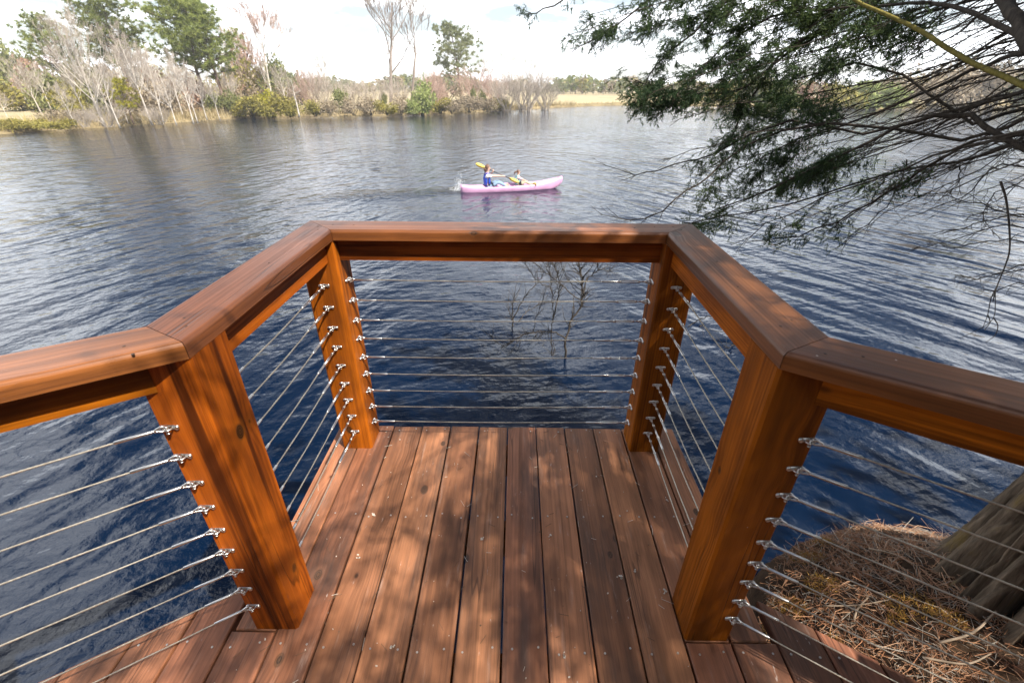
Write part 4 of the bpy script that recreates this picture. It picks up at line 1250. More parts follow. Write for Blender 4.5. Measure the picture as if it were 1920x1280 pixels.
def sub_twigs(pts, rad, rg, n, Lr, bare=False, ang=0.7):
    m_ = len(pts) - 1
    for k in range(n):
        t = rg.uniform(0.12, 1.0); x = t * m_; i = min(int(x), m_ - 1)
        p = pts[i].lerp(pts[i + 1], x - i); d = (pts[i + 1] - pts[i]).normalized()
        s = rvec(rg); s = (s - d * s.dot(d)).normalized()
        e = (d + s * rg.uniform(0.35, 0.95) * ang + Vector((0, 0, -0.10))).normalized()
        L = rg.uniform(*Lr) * (1.1 - 0.5 * t)
        q1 = p + e * L * 0.5 + rvec(rg) * L * 0.06; e2 = (e + rvec(rg) * 0.35 + d * 0.15).normalized(); q2 = q1 + e2 * L * 0.5
        r = min(rad * 0.6, rg.uniform(0.0013, 0.0028))
        twigs.tube([p, q1, q2], [r, r * 0.75, r * 0.4], 3, cap=False)
        # finer side shoots
        for _ in range(rg.randint(1, 4)):
            a = p.lerp(q1, rg.random()) if rg.random() < .4 else q1.lerp(q2, rg.random())
            f = (e + rvec(rg) * 0.8).normalized(); l2 = L * rg.uniform(0.18, 0.5)
            b = a + f * l2
            twigs.tube([a, a.lerp(b, .5) + rvec(rg) * l2 * .07, b], [r * .6, r * .5, r * .3], 3, cap=False)
            if not bare: maybe_spray(b, f, rg)
        if not bare:
            maybe_spray(q2, e2, rg); maybe_spray(q1, e2, rg); maybe_spray(p.lerp(q2, .7), e, rg)
def maybe_spray(p, d, rg):
    px, py = to_px(p)
    g = dens(px, py)
    for _ in range(5):
        if rg.random() < g * 1.05:
            spray(p + rvec(rg) * 0.025, (d * 0.8 + rvec(rg) * 0.9 + Vector((0, 0, -0.2))), rg.uniform(0.035, 0.075), rg)
def limb(ctrl, r0, r1, n=18, mat='limb_bark', label=None, tw=26, Lr=(0.10, 0.32), bare=False, seed=0, wob=0.012):
    rg = random.Random(seed)
    pts = [at_depth(x, y, t) if isinstance(c, tuple) else c for c in ctrl for (x, y, t) in [c if isinstance(c, tuple) else (0, 0, 0)]]
    if not isinstance(ctrl[0], tuple):
        a_, b_ = pts[0], pts[1]; Lg = (pts[2] - pts[1]).length
        d_ = (b_ - pts[2]).normalized()
        k_ = b_ + d_ * min(Lg, 0.35)
        pts = [a_, a_.lerp(k_, .5), k_] + pts[1:]
    P = bez(pts, n)
    for i in range(1, len(P) - 1): P[i] = P[i] + rvec(rg) * wob
    m_ = len(P) - 1
    mb = MB(); mb.tube(P, [r0 + (r1 - r0) * (i / m_) ** 1.15 for i in range(m_ + 1)], 7 if r0 > 0.008 else 5)
    mb.build('branch', M[mat], cedar, smooth=True, label=label)
    sub_twigs(P, r1 * 2.2, rg, tw, Lr, bare)
    return P
def tp(z, a=0.0): 
    c = trunk_center(z); return c + Vector((-0.12 * math.cos(a), 0.12 * math.sin(a) + 0.05, 0))
# boughs that can be followed one by one
limb([tp(2.2), (1990, 190, 1.75), (1880, 140, 1.95), (1780, 88, 2.15), (1700, 46, 2.3), (1620, 4, 2.45), (1540, -40, 2.6)], 0.0145, 0.008, mat='moss_limb', label='yellow green mossy bough', tw=5, seed=1)
limb([tp(1.5), (2030, 360, 2.0), (1930, 290, 2.15), (1850, 233, 2.3), (1790, 214, 2.4), (1720, 226, 2.5), (1660, 248, 2.6), (1600, 282, 2.7), (1500, 326, 2.9), (1400, 372, 3.1), (1310, 408, 3.3)], 0.020, 0.003, n=30, label='arching brown bough', tw=44, seed=2)
limb([tp(2.7), (1960, 130, 1.7), (1915, 60, 1.8), (1880, 5, 1.9), (1850, -60, 2.0)], 0.030, 0.022, label='thick dark bough at the top', tw=4, seed=3)
limb([tp(2.6), (1940, 90, 1.9), (1860, 36, 2.1), (1790, 8, 2.3), (1700, 4, 2.5), (1600, 30, 2.7), (1480, 90, 3.0)], 0.017, 0.005, tw=26, seed=4)
limb([tp(2.1), (1960, 90, 1.9), (1900, 108, 2.2), (1850, 120, 2.4), (1780, 150, 2.6), (1690, 190, 2.8), (1600, 226, 3.0), (1500, 262, 3.2), (1420, 300, 3.4), (1340, 340, 3.6)], 0.015, 0.003, n=26, tw=40, seed=5)
limb([tp(1.9), (2010, 240, 2.0), (1940, 200, 2.2), (1830, 230, 2.5), (1740, 176, 2.6), (1690, 140, 2.7), (1600, 118, 2.9), (1500, 150, 3.1), (1400, 160, 3.3)], 0.013, 0.004, n=26, tw=34, seed=6)
limb([tp(2.9), (1900, -60, 2.1), (1700, -20, 2.5), (1560, 40, 2.8), (1460, 110, 3.0), (1400, 200, 3.2), (1370, 260, 3.3)], 0.016, 0.005, n=24, tw=40, seed=7)
limb([tp(3.1), (1800, -160, 2.4), (1500, -120, 2.8), (1330, -60, 3.0), (1230, -10, 3.15), (1150, 50, 3.3), (1085, 88, 3.4)], 0.018, 0.003, n=24, tw=50, seed=8)
limb([tp(3.1), (1800, -220, 2.4), (1450, -170, 2.9), (1250, -90, 3.1), (1120, -40, 3.3), (1040, 10, 3.4), (990, 26, 3.5)], 0.018, 0.003, n=24, tw=40, seed=9)
limb([tp(2.8), (1800, -60, 2.4), (1600, 20, 2.8), (1480, 100, 3.0), (1400, 160, 3.1), (1290, 178, 3.3), (1190, 150, 3.5)], 0.015, 0.004, n=24, tw=46, seed=10)
limb([tp(1.9), (1960, 160, 2.0), (1800, 200, 2.5), (1620, 250, 2.9), (1480, 225, 3.1), (1340, 290, 3.4), (1290, 300, 3.5), (1230, 318, 3.55), (1190, 326, 3.6), (1130, 309, 3.65)], 0.012, 0.0022, n=30, tw=40, seed=11)
limb([tp(1.7), (1960, 200, 2.1), (1800, 260, 2.5), (1560, 230, 2.8), (1400, 270, 3.1), (1330, 330, 3.2), (1290, 356, 3.25), (1240, 396, 3.3), (1180, 412, 3.35), (1125, 402, 3.4)], 0.012, 0.0022, n=30, tw=40, seed=12)
limb([tp(1.7), (1950, 260, 2.2), (1800, 300, 2.5), (1650, 330, 2.8), (1480, 380, 3.0), (1350, 405, 3.1), (1280, 425, 3.15)], 0.011, 0.0025, n=24, tw=40, seed=13)
limb([tp(1.6), (1960, 240, 2.1), (1800, 280, 2.4), (1700, 340, 2.6), (1600, 400, 2.8), (1500, 440, 2.9), (1410, 452, 3.0)], 0.012, 0.0025, n=24, tw=34, seed=14)
limb([tp(2.9), (1750, -90, 2.5), (1560, -60, 2.8), (1400, -20, 3.0), (1300, 60, 3.2), (1230, 120, 3.35), (1190, 205, 3.5)], 0.015, 0.003, n=24, tw=50, seed=15)
limb([tp(2.8), (1750, -40, 2.5), (1600, 10, 2.7), (1450, 30, 2.95), (1330, 110, 3.1), (1270, 190, 3.2), (1230, 215, 3.3)], 0.013, 0.003, n=24, tw=50, seed=16)
# the many long thin boughs fanning out between them
rg = random.Random(77)
ENDS = [(1050, 70), (1120, 90), (1180, 120), (1185, 190), (1230, 205), (1215, 160), (1290, 220), (1300, 290), (1305, 330), (1335, 300), (1250, 300), (1290, 425), (1335, 420), (1400, 400), (1370, 460), (1440, 440), (1540, 440), (1560, 470), (1600, 400), (1450, 350), (1380, 250), (1480, 280), (1520, 210), (1420, 120), (1560, 130), (1300, 130), (1260, 60), (1340, 40), (1500, 60), (1420, 210), (1470, 160), (1400, 330), (1360, 380), (1550, 320), (1620, 350), (1280, 180), (1340, 190), (1250, 110), (1200, 60), (1100, 30), (1390, 90), (1450, 20), (1650, 140), (1600, 200), (1580, 260)]
for k, (ex, ey) in enumerate(ENDS):
    rise = np.interp(ey, [20, 120, 220, 330, 470], [-200, -120, -20, 90, 200])
    sx = rg.uniform(1960, 2120); sy = rise + rg.uniform(-50, 60)
    dep1 = rg.uniform(2.9, 3.7); dep0 = rg.uniform(1.8, 2.3)
    mx, my = ex + (sx - ex) * 0.52, ey + (sy - ey) * 0.52 + rg.uniform(-28, 22)
    z0 = np.interp(sy, [-250, 0, 250], [3.0, 2.3, 1.6])
    limb([tp(z0), (sx, sy, dep0), (mx + (sx - mx) * .4, my + (sy - my) * .45 - 6, dep0 + (dep1 - dep0) * .35), (mx, my, dep0 + (dep1 - dep0) * 0.6), (ex + (mx - ex) * 0.35, ey + (my - ey) * .4 - 4, dep1 - 0.12), (ex, ey, dep1)],
         rg.uniform(0.006, 0.011), 0.0018, n=22, tw=rg.randint(26, 40), seed=100 + k, wob=0.016)
for k in range(26):
    ex, ey = rg.uniform(1480, 1800), rg.uniform(60, 430)
    sx = rg.uniform(1960, 2100); sy = ey - (sx - ex) * rg.uniform(0.30, 0.62)
    dep1 = rg.uniform(2.5, 3.3); dep0 = rg.uniform(1.8, 2.2); bow = rg.uniform(-40, 25)
    limb([tp(np.interp(sy, [-250, 0, 250], [3.0, 2.3, 1.6])), (sx, sy, dep0), (sx + (ex - sx) * .5, sy + (ey - sy) * .5 + bow, (dep0 + dep1) / 2), (ex, ey, dep1)],
         rg.uniform(0.004, 0.008), 0.0014, n=18, tw=rg.randint(16, 26), Lr=(0.08, 0.34), seed=400 + k, wob=0.016, bare=rg.random() < .6)
# bare dead twigs low on the water side
for k, pl in enumerate([[(1990, 330), (1880, 310), (1800, 370), (1720, 400), (1690, 410)], [(1990, 400), (1860, 410), (1790, 430), (1700, 440)], [(1990, 450), (1880, 420), (1780, 452), (1706, 468)],
                        [(1990, 470), (1890, 450), (1800, 462), (1740, 460)], [(1990, 430), (1880, 395), (1780, 370), (1690, 366)], [(1990, 500), (1900, 510), (1830, 522), (1782, 512)], [(1990, 480), (1910, 500), (1840, 516), (1790, 518)],
                        [(1990, 530), (1920, 530), (1860, 545), (1810, 540)], [(1990, 380), (1900, 350), (1850, 380), (1852, 420), (1890, 460)], [(1990, 300), (1930, 330), (1880, 370), (1850, 390), (1840, 430)], [(1700, 300), (1690, 340), (1650, 400), (1600, 440), (1565, 468)], [(1800, 310), (1798, 335), (1770, 370), (1700, 392)]]):
    d0 = 2.2 + 0.05 * k
    limb([(x, y, d0 + 0.25 * i) for i, (x, y) in enumerate(pl)], 0.0042, 0.0012, n=16, mat='twig', tw=20, Lr=(0.06, 0.22), bare=True, seed=300 + k, wob=0.01)
# the crown above and behind, out of the picture, that shades the deck and the bank
GAPS = ((1.0, .70, .34), (1.32, .48, .3), (1.6, .25, .2), (0.0, 1.72, .2), (-.30, 1.05, .18), (.15, .70, .19), (-.45, 1.5, .24), (.25, 1.6, .11), (1.45, 1.10, .42), (1.72, .88, .30), (1.82, 1.30, .28), (2.15, 1.0, .26), (1.9, .5, .3), (2.3, .7, .2))
def crown_shade():
    rg = random.Random(31); n = 0; tries = 0
    nodes = [trunk_center(z) for z in (2.6, 3.0, 3.4, 3.8, 4.2)]
    while n < 1500 and tries < 30000:
        tries += 1
        gx, gy = rg.uniform(-1.5, 3.6), rg.uniform(-1.8, 3.6)
        z = rg.uniform(2.5, 4.9)
        p = Vector((gx + SX * z, gy - SY * z, z))
        want = np.interp(gx, [-1.5, -0.75, -0.45, -0.1, 0.15, 0.8, 2.4, 3.6], [0.02, 0.06, 0.30, 0.75, 1.0, 1.0, 0.8, 0.4])
        if gx > 1.05 and gy < 1.75: want *= 0.62
        if 0.05 < gx < 0.85 and 0.75 < gy < 1.7: want = 1.3
        if -1.12 < gx < -0.78 and 0.78 < gy < 1.02: want = 0.9
        if any((gx - a) ** 2 + (gy - b) ** 2 < r * r for a, b, r in GAPS): continue
        cl = math.sin(gx * 5.1 + 1.3) * math.cos(gy * 4.3 + 0.6) + 0.6 * math.sin(gx * 9.7 - gy * 7.9)
        if rg.random() > want * (0.75 + 0.40 * cl): continue
        px, py = to_px(p)
        if -60 < px < 1980 and -60 < py < 1340: continue
        n += 1
        b = min(nodes, key=lambda q: (q - p).length)
        if n % 6 == 0: twigs.tube([b, b.lerp(p, .5) + Vector((0, 0, 0.12)), p], [0.010, 0.006, 0.002], 4, cap=False)
        d = (p - b).normalized()
        for _ in range(6):
            q = p + rvec(rg) * rg.uniform(0.03, 0.17)
            spray(q, d + rvec(rg) * 0.8, rg.uniform(0.16, 0.27), rg, wd=0.0042)
crown_shade()
twigs.build('twigs', M['limb_bark'], cedar, kind='stuff')
sprays.build('foliage', M['cedar_leaf'], cedar, kind='stuff')

# a dead branch hanging by its tip in the twigs
mb = MB(); rg = random.Random(5)
P = bez([at_depth(x, y, 2.05) for x, y in ((1876, 340), (1886, 372), (1892, 420), (1893, 468), (1884, 500), (1868, 540), (1862, 566))], 24)
mb.tube(P, [0.0052 - 0.0036 * i / (len(P) - 1) for i in range(len(P))], 6)
for pl in ([(1870, 536), (1858, 560), (1852, 590), (1842, 616)], [(1866, 545), (1866, 575), (1863, 596), (1845, 612), (1800, 634)], [(1863, 596), (1871, 610), (1866, 628), (1848, 642)], [(1852, 590), (1856, 604), (1845, 620)], [(1893, 450), (1906, 440), (1925, 436)]):
    Q = bez([at_depth(x, y, 2.05) for x, y in pl], 9); mb.tube(Q, [0.0024 - 0.0014 * i / (len(Q) - 1) for i in range(len(Q))], 4)
mb.build('hanging_branch', M['shrub_twig'], label='broken bare branch dangling upside down from the cedar twigs', category='branch')

# ------------------------------------------------------------------ drowned shrub in front of the bay, and a smaller one beside the railing
def wz(px, py, dz=0.0): return at_z(px, py, WZ + dz)
def twig_net(mb, base_pt, lines, r0, rg, nsub=3):
    y0 = base_pt.y
    for pl, r in lines:
        P = bez([at_y(x, y, y0 + dy) for x, y, dy in pl], 5 * len(pl))
        for i in range(1, len(P) - 1): P[i] = P[i] + rvec(rg) * 0.012
        m_ = len(P) - 1
        mb.tube(P, [r * (1 - 0.65 * i / m_) for i in range(m_ + 1)], 5)
        for k in range(nsub * len(pl)):
            t = rg.uniform(0.25, 1) * m_; i = min(int(t), m_ - 1); p = P[i].lerp(P[i + 1], t - i); d = (P[i + 1] - P[i]).normalized()
            e = (d + rvec(rg) * 0.9).normalized(); L = rg.uniform(0.10, 0.38)
            q = p + e * L * .5; q2 = q + (e + rvec(rg) * .4 + Vector((0, 0, .15))).normalized() * L * .5
            if q2.z < WZ: continue
            mb.tube([p, q, q2], [r * .35, r * .25, r * .13], 3)
rg = random.Random(12); mb = MB()
bp0 = wz(1062, 672)
twig_net(mb, bp0, [
    ([(1062, 690, 0), (1061, 640, 0), (1072, 600, 0.05), (1090, 572, 0.1), (1092, 530, 0.1), (1086, 500, 0.1), (1078, 470, 0.1)], 0.019),
    ([(1062, 636, 0), (1045, 625, -.1), (1020, 621, -.25), (990, 625, -.35), (965, 636, -.4), (944, 648, -.5)], 0.012),
    ([(1091, 566, 0.1), (1060, 540, .1), (1030, 516, .15), (1000, 492, .2), (975, 470, .2)], 0.009),
    ([(1093, 530, 0.1), (1110, 515, .1), (1122, 504, .1), (1108, 480, .1)], 0.009),
    ([(1035, 668, -.2), (1034, 620, -.2), (1037, 585, -.2), (1034, 540, -.2), (1030, 500, -.2), (1024, 470, -.2)], 0.008),
    ([(1036, 600, -.2), (1044, 566, -.1), (1050, 535, -.1), (1044, 510, -.1), (1034, 488, 0)], 0.010),
    ([(944, 648, -.5), (930, 640, -.5), (918, 624, -.5)], 0.006),
    ([(1122, 504, .1), (1140, 506, .1), (1146, 510, .1)], 0.005),
    ([(1085, 500, .1), (1080, 488, .15), (1092, 474, .15)], 0.007),
    ([(1034, 540, -.2), (1012, 530, -.2), (995, 512, -.2), (985, 490, -.2), (980, 470, -.2)], 0.006), ([(1092, 545, .1), (1070, 530, .2), (1056, 505, .3), (1046, 480, .3)], 0.006), ([(1000, 622, -.3), (1004, 600, -.3), (1016, 570, -.3), (1020, 540, -.3)], 0.005), ([(1036, 640, -.2), (1040, 655, -.2), (1037, 668, -.2)], 0.005)], 0.02, rg, 10)
mb.build('drowned_shrub', M['shrub_twig'], smooth=True, label='leafless twiggy shrub standing in the water beyond the front cables', category='shrub')
mb = MB(); bp0 = wz(964, 612)
twig_net(mb, bp0, [([(962, 616, 0), (961, 596, 0), (962, 570, 0), (964, 548, 0)], 0.014), ([(961, 600, 0), (955, 584, 0), (951, 570, 0)], 0.009), ([(962, 598, 0), (975, 572, .05), (990, 548, .05), (1008, 530, .1), (1018, 516, .1)], 0.011), ([(972, 604, 0), (984, 588, .1), (1004, 575, .2), (1040, 562, .3)], 0.010)], 0.02, rg, 3)
mb.build('drowned_shrub', M['shrub_twig'], smooth=True, label='small dark forked stub in the water beside the leafless shrub', category='shrub')
mb = MB(); bp0 = wz(1376, 646)
twig_net(mb, bp0, [([(1374, 660, 0), (1375, 640, 0), (1374, 630, 0), (1371, 622, 0), (1362, 622, 0)], 0.020), ([(1376, 646, 0), (1366, 652, -.1), (1356, 646, -.1)], 0.010), ([(1290, 612, 0.2), (1306, 602, .2), (1324, 595, .1), (1342, 594, .1), (1352, 602, 0)], 0.010), ([(1312, 612, .2), (1318, 607, .2)], 0.012)], 0.02, rg, 1)
mb.build('drowned_shrub', M['shrub_twig'], smooth=True, label='bent dark snag in the water under the shaded side railing', category='shrub')

# ------------------------------------------------------------------ litter on the bank
def bz(x, y): return float(bank_height(np.array([x]), np.array([y]))[0])
def litter():
    rg = random.Random(21)
    mats = [leafmat('needle_litter', [(0.20, 0.08, 0.04), (0.50, 0.24, 0.12), (0.66, 0.40, 0.24), (0.74, 0.59, 0.46)], trans=0.0), leafmat('grey_twig_litter', [(0.34, 0.29, 0.23), (0.60, 0.53, 0.45)], trans=0.0)]
    mb = MB()
    N = 25000
    xs = NR.uniform(0.85, 3.3, N * 3); ys = NR.uniform(-0.4, 1.95, N * 3)
    d = bank_dist(xs, ys); zz = bank_height(xs, ys)
    deckline = 0.955 - 0.65 * (xs - 0.81)
    clump = vnoise(xs, ys, 5.5, 2.2) + 0.6 * vnoise(xs, ys, 13.0, 0.7)
    ok = (d > 0.02) & (clump > NR.uniform(-1.5, 0.35, len(xs))) & (ys > deckline + 0.0) & (np.hypot(xs - TX, ys - TY) > 0.22)
    xs, ys, zz = xs[ok][:N], ys[ok][:N], zz[ok][:N]
    for x, y, z in zip(xs.tolist(), ys.tolist(), zz.tolist()):
        k = rg.random()
        L = rg.uniform(0.018, 0.060) if k < 0.93 else rg.uniform(0.08, 0.20)
        w = rg.uniform(0.0006, 0.0014) if k < 0.93 else rg.uniform(0.0009, 0.0017)
        th = rg.gauss(0.3, 1.1) if rg.random() < 0.7 else rg.uniform(0, 6.28)
        el = rg.gauss(0.03, 0.13)
        dd = Vector((math.cos(th) * math.cos(el), math.sin(th) * math.cos(el), math.sin(el)))
        sd = Vector((-math.sin(th), math.cos(th), 0))
        p = Vector((x, y, z + rg.uniform(0.002, 0.020)))
        bend = sd * L * rg.uniform(-.18, .18) + Vector((0, 0, L * rg.uniform(-.05, .15)))
        a, b, c = p - dd * L / 2, p + bend, p + dd * L / 2
        u = Vector((0, 0, 1)).cross(dd).normalized() * w; v = Vector((0, 0, w * 1.2))
        m_ = 0 if rg.random() < .8 else 1
        o = len(mb.v)
        for q, s in ((a, .8), (b, 1), (c, .5)):
            mb.v.extend([tuple(q - u * s), tuple(q + u * s), tuple(q + v * s)])
        for i in (0, 3):
            for j in range(3):
                mb.f.append((o + i + j, o + i + (j + 1) % 3, o + i + 3 + (j + 1) % 3, o + i + 3 + j)); mb.mi.append(m_)
    return mb.build('needle_litter', mats, kind='stuff')
litter()
def moss():
    rg = random.Random(23); mb = MB()
    mats = [leafmat('moss_gold', [(0.22, 0.11, 0.02), (0.36, 0.20, 0.04), (0.34, 0.27, 0.08)], trans=0.1), leafmat('moss_green', [(0.06, 0.09, 0.012), (0.14, 0.17, 0.02)], trans=0.1)]
    for (x, y, r, n, m_) in ((1.20, 1.18, 0.07, 420, 0), (1.12, 1.10, 0.05, 260, 0), (1.36, 1.24, 0.06, 300, 0), (1.55, 1.06, 0.07, 320, 0), (1.62, 0.98, 0.05, 220, 0), (1.42, 1.42, 0.06, 300, 0), (1.54, 1.50, 0.035, 160, 1), (1.48, 1.02, 0.03, 120, 1), (1.25, 0.99, 0.03, 120, 0), (1.75, 0.70, 0.07, 300, 0), (1.9, 0.62, 0.07, 300, 1)):
        for _ in range(n):
            th = rg.uniform(0, 6.28); q = r * math.sqrt(rg.random())
            px, py = x + q * math.cos(th), y + q * math.sin(th)
            p = Vector((px, py, bz(px, py) + 0.012 + 0.018 * (1 - q / r)))
            d = (rvec(rg) + Vector((0, 0, 0.9))).normalized()
            tri_leaf(mb, p, d, rg.uniform(0.010, 0.028), 0.0016, rg)
    mb.build('moss_tufts', mats, kind='stuff')
moss()
stick_mat = simple('fallen_stick_bark', (0.36, 0.27, 0.19), 0.8, var=0.35, scale=14, spec=0.2)
for (pts, r, lab) in (
    ([(1.52, 0.90), (1.64, 0.92), (1.76, 0.98), (1.84, 1.02)], 0.0075, 'pale curved fallen stick pointing at the foot of the cedar'),
    ([(1.44, 0.86), (1.55, 0.83), (1.64, 0.85)], 0.007, 'short dark curved stick lying under the pale one'),
    ([(1.30, 1.13), (1.40, 1.10), (1.50, 1.09)], 0.0055, 'thin straight stick beside the orange moss'),
    ([(1.36, 1.05), (1.40, 1.09), (1.45, 1.12)], 0.007, 'stubby bleached stick in the middle of the needle litter'),
    ([(1.62, 1.36), (1.67, 1.30), (1.69, 1.22)], 0.006, 'white forked stick among the twigs near the water'),
    ([(1.76, 1.48), (1.82, 1.38), (1.86, 1.30)], 0.0045, 'grey stick leaning toward the trunk flare'),
    ([(1.78, 0.82), (1.92, 0.80), (2.06, 0.74)], 0.006, 'long brown stick lying below the trunk')):
    P = bez([Vector((x, y, bz(x, y) + 0.028 + R.uniform(0, .012))) for x, y in pts], 10)
    mb = MB(); m_ = len(P) - 1
    r *= 0.62; mb.tube(P, [r * (1 - 0.5 * i / m_) for i in range(m_ + 1)], 6)
    if 'forked' in lab: mb.tube([P[4], P[4] + Vector((0.05, 0.0, 0.012)), P[4] + Vector((0.085, -0.03, 0.02))], [r * .7, r * .5, r * .3], 5)
    mb.build('fallen_stick', stick_mat, smooth=True, label=lab, category='stick')
# a few dry leaves blown against the edge of the boards
leaf_mat = simple('dry_oak_leaf', (0.33, 0.17, 0.09), 0.7, var=0.3, scale=40)
for (x, y, s, rz, lab) in ((1.02, 0.915, 0.05, 0.4, 'curled brown oak leaf against the deck edge by the crack post'), (1.11, 0.865, 0.045, 1.9, 'dry lobed leaf lying at the corner of the deck boards'), (1.44, 1.30, 0.04, 2.7, 'small rust coloured leaf among the needles'), (1.30, 0.73, 0.045, 3.6, 'pale dry leaf below the lowest cables beside the boards')):
    mb = MB(); n = 12; z = bz(x, y) + 0.035
    rim = []
    for k in range(n):
        th = 2 * math.pi * k / n; rr = (1 + 0.28 * math.cos(5 * th)) * (0.55 if abs(math.sin(th)) > 0.5 else 0.9)
        rim.append((s * rr * math.cos(th), s * 0.7 * rr * math.sin(th), 0.012 * math.cos(2 * th) + 0.006 * math.sin(3 * th)))
    vv = [(0, 0, 0.0)] + rim + [(0, 0, -0.0012)] + [(a, b, c - 0.0012) for a, b, c in rim]
    ff = [(0, 1 + k, 1 + (k + 1) % n) for k in range(n)] + [(n + 1, n + 2 + (k + 1) % n, n + 2 + k) for k in range(n)] + [(1 + k, n + 2 + k, n + 2 + (k + 1) % n, 1 + (k + 1) % n) for k in range(n)]
    mb.add(vv, ff); mb.tube([(s * 0.8, 0, 0), (s * 1.5, 0.004, 0.006)], 0.0012, 4)
    o = mb.build('fallen_leaf', leaf_mat, label=lab, category='leaf'); o.location = (x, y, z); o.rotation_euler = (0.2, -0.15, rz)
# crumbs of bark, seed scales and droppings on the boards
def crumbs():
    rg = random.Random(29); mb = MB()
    for k in range(110):
        x, y = rg.uniform(-0.85, 0.78), rg.uniform(0.1, 1.8)
        s = rg.choice((0.0008, 0.001, 0.0012, 0.0018)); m_ = 0 if rg.random() < .7 else 1
        mb.box((x, y, 0.0015), (s * rg.uniform(.6, 1.8), s, 0.0012), m_, Matrix.Rotation(rg.uniform(0, 3), 3, 'Z'))
    for (px, py) in ((1030, 1005), (1163, 1082), (1190, 1070), (1246, 1108), (672, 1045), (735, 1212), (1058, 1228), (1250, 937), (700, 963), (905, 1010)):
        p = at_z(px, py, 0)
        for _ in range(5): mb.box((p.x + rg.gauss(0, .004), p.y + rg.gauss(0, .005), 0.0015), (rg.uniform(.001, .004), rg.uniform(.001, .003), 0.0012), 0, Matrix.Rotation(rg.uniform(0, 3), 3, 'Z'))
    for k in range(170):
        x, y = rg.uniform(-0.88, 0.80), rg.uniform(0.1, 1.8)
        if rg.random() < .35: x = X0 + PITCH * round((x - X0) / PITCH) + rg.gauss(0, .006)
        mb.box((x, y, 0.0016), (rg.uniform(0.006, 0.020), 0.0005, 0.0005), 1 if rg.random() < .6 else 0, Matrix.Rotation(rg.uniform(0, 3.14), 3, 'Z'))
    mb.build('deck_crumbs', [simple('pale_crumb', (0.55, 0.48, 0.40), 0.8), simple('dark_crumb', (0.12, 0.07, 0.04), 0.8)], kind='stuff')
crumbs()
# loose end of wire under the lowest cable of the left bay
mb = MB(); mb.tube(bez([Vector((-0.86, 1.235, 0.004)), Vector((-0.92, 1.232, -0.01)), Vector((-0.955, 1.23, -0.03)), Vector((-0.95, 1.215, -0.055)), Vector((-0.91, 1.205, -0.05))], 16), 0.0022, 6)
mb.build('wire_end', M['cable'], label='loose bent wire end sticking out past the deck edge', category='wire')
# ------------------------------------------------------------------ kayak and paddlers
KP = Vector((-2.02, 17.55, WZ)); KQ = Vector((1.72, 18.55, WZ))
KD = (KQ - KP); KL = KD.length; KYAW = math.atan2(KD.y, KD.x)
KM = (KP + KQ) / 2
def kayak_mesh():
    """hull lofted from stations; the deck dips into two open seat wells"""
    L = KL + 0.10
    S = 49; rows = []
    for i in range(S):
        u = i / (S - 1); x = -L / 2 + L * u
        e = min(1.0, max(0.0, math.sin(math.pi * (0.02 + 0.96 * u)))) ** 0.62
        hw = 0.375 * e * (1.0 - 0.10 * max(0, u - .6)) + 0.012
        rise = 0.155 * max(0, (u - 0.70) / 0.30) ** 1.5 + 0.05 * max(0, (0.14 - u) / 0.14) ** 1.5
        keel = -0.10 + 0.26 * max(0, (u - 0.86) / 0.14) ** 2 + 0.10 * max(0, (0.06 - u) / 0.06) ** 2
        gun = 0.185 + rise
        crown_ = 0.035 + 0.03 * (1 - e)
        well = 0.0
        for c, wl in ((0.345, 0.125), (0.60, 0.105)):
            well = max(well, min(1, max(0, (1 - abs(u - c) / wl) * 3.2)))
        foot = min(1, max(0, (1 - abs(u - 0.50) / 0.28) * 4)) * 0.10
        dip = max(well * 0.165, foot)
        sec = []
        prof = [(0.0, keel), (0.45, keel + 0.012), (0.80, keel + 0.055), (0.97, keel + 0.12), (1.0, gun - 0.035), (0.975, gun), (0.90, gun + 0.012), (0.80, gun + 0.010), (0.70, gun + crown_ * .5 - dip * .75), (0.45, gun + crown_ - dip * 1.1), (0.0, gun + crown_ * 1.2 - dip * 1.12)]
        for a, z in prof: sec.append((x, hw * a, z))
        for a, z in prof[-2:0:-1]: sec.append((x, -hw * a, z))
        rows.append(sec)
    mb = MB(); n = len(rows[0])
    for r in rows: mb.v.extend(r)
    for i in range(S - 1):
        for j in range(n):
            j2 = (j + 1) % n
            mb.f.append((i * n + j, (i + 1) * n + j, (i + 1) * n + j2, i * n + j2)); mb.mi.append(0)
    mb.f.append(tuple(range(n))); mb.mi.append(0)
    mb.f.append(tuple((S - 1) * n + j for j in range(n - 1, -1, -1))); mb.mi.append(0)
    return mb
kayak = thing('kayak', 'pink two seat sit on top kayak with upturned bow, out on the lake', 'kayak', KM, rot=(0, math.radians(-0.8), KYAW))
pinkm = simple('pink_kayak_plastic', (0.60, 0.33, 0.51), 0.38, var=0.16, scale=3)
kayak_mesh().build('hull', pinkm, kayak, smooth=True)
dark = simple('black_trim', (0.015, 0.015, 0.018), 0.5)
for x in (-0.78, 0.30):
    mb = MB(); mb.box((x, 0, 0.20), (0.02, 0.19, 0.12), 0, Matrix.Rotation(math.radians(-12), 3, 'Y')); mb.box((x + 0.19, 0, 0.09), (0.19, 0.19, 0.02))
    mb.build('seat', dark, kayak)
for x, z in ((-KL / 2 + 0.08, 0.245), (KL / 2 - 0.10, 0.36)):
    mb = MB(); mb.tube([(x - .05, -.04, z - .02), (x - .02, -.04, z + .03), (x + .02, .04, z + .03), (x + .05, .04, z - .02)], 0.008, 6)
    mb.build('carry_handle', dark, kayak, smooth=True)
mb = MB()
for x in (0.02, 0.62):
    mb.tube([(x, -0.372, 0.15), (x + .01, -0.36, 0.20), (x + .02, -0.30, 0.205)], 0.006, 5)
mb.build('deck_cord', dark, kayak)
mb = MB()
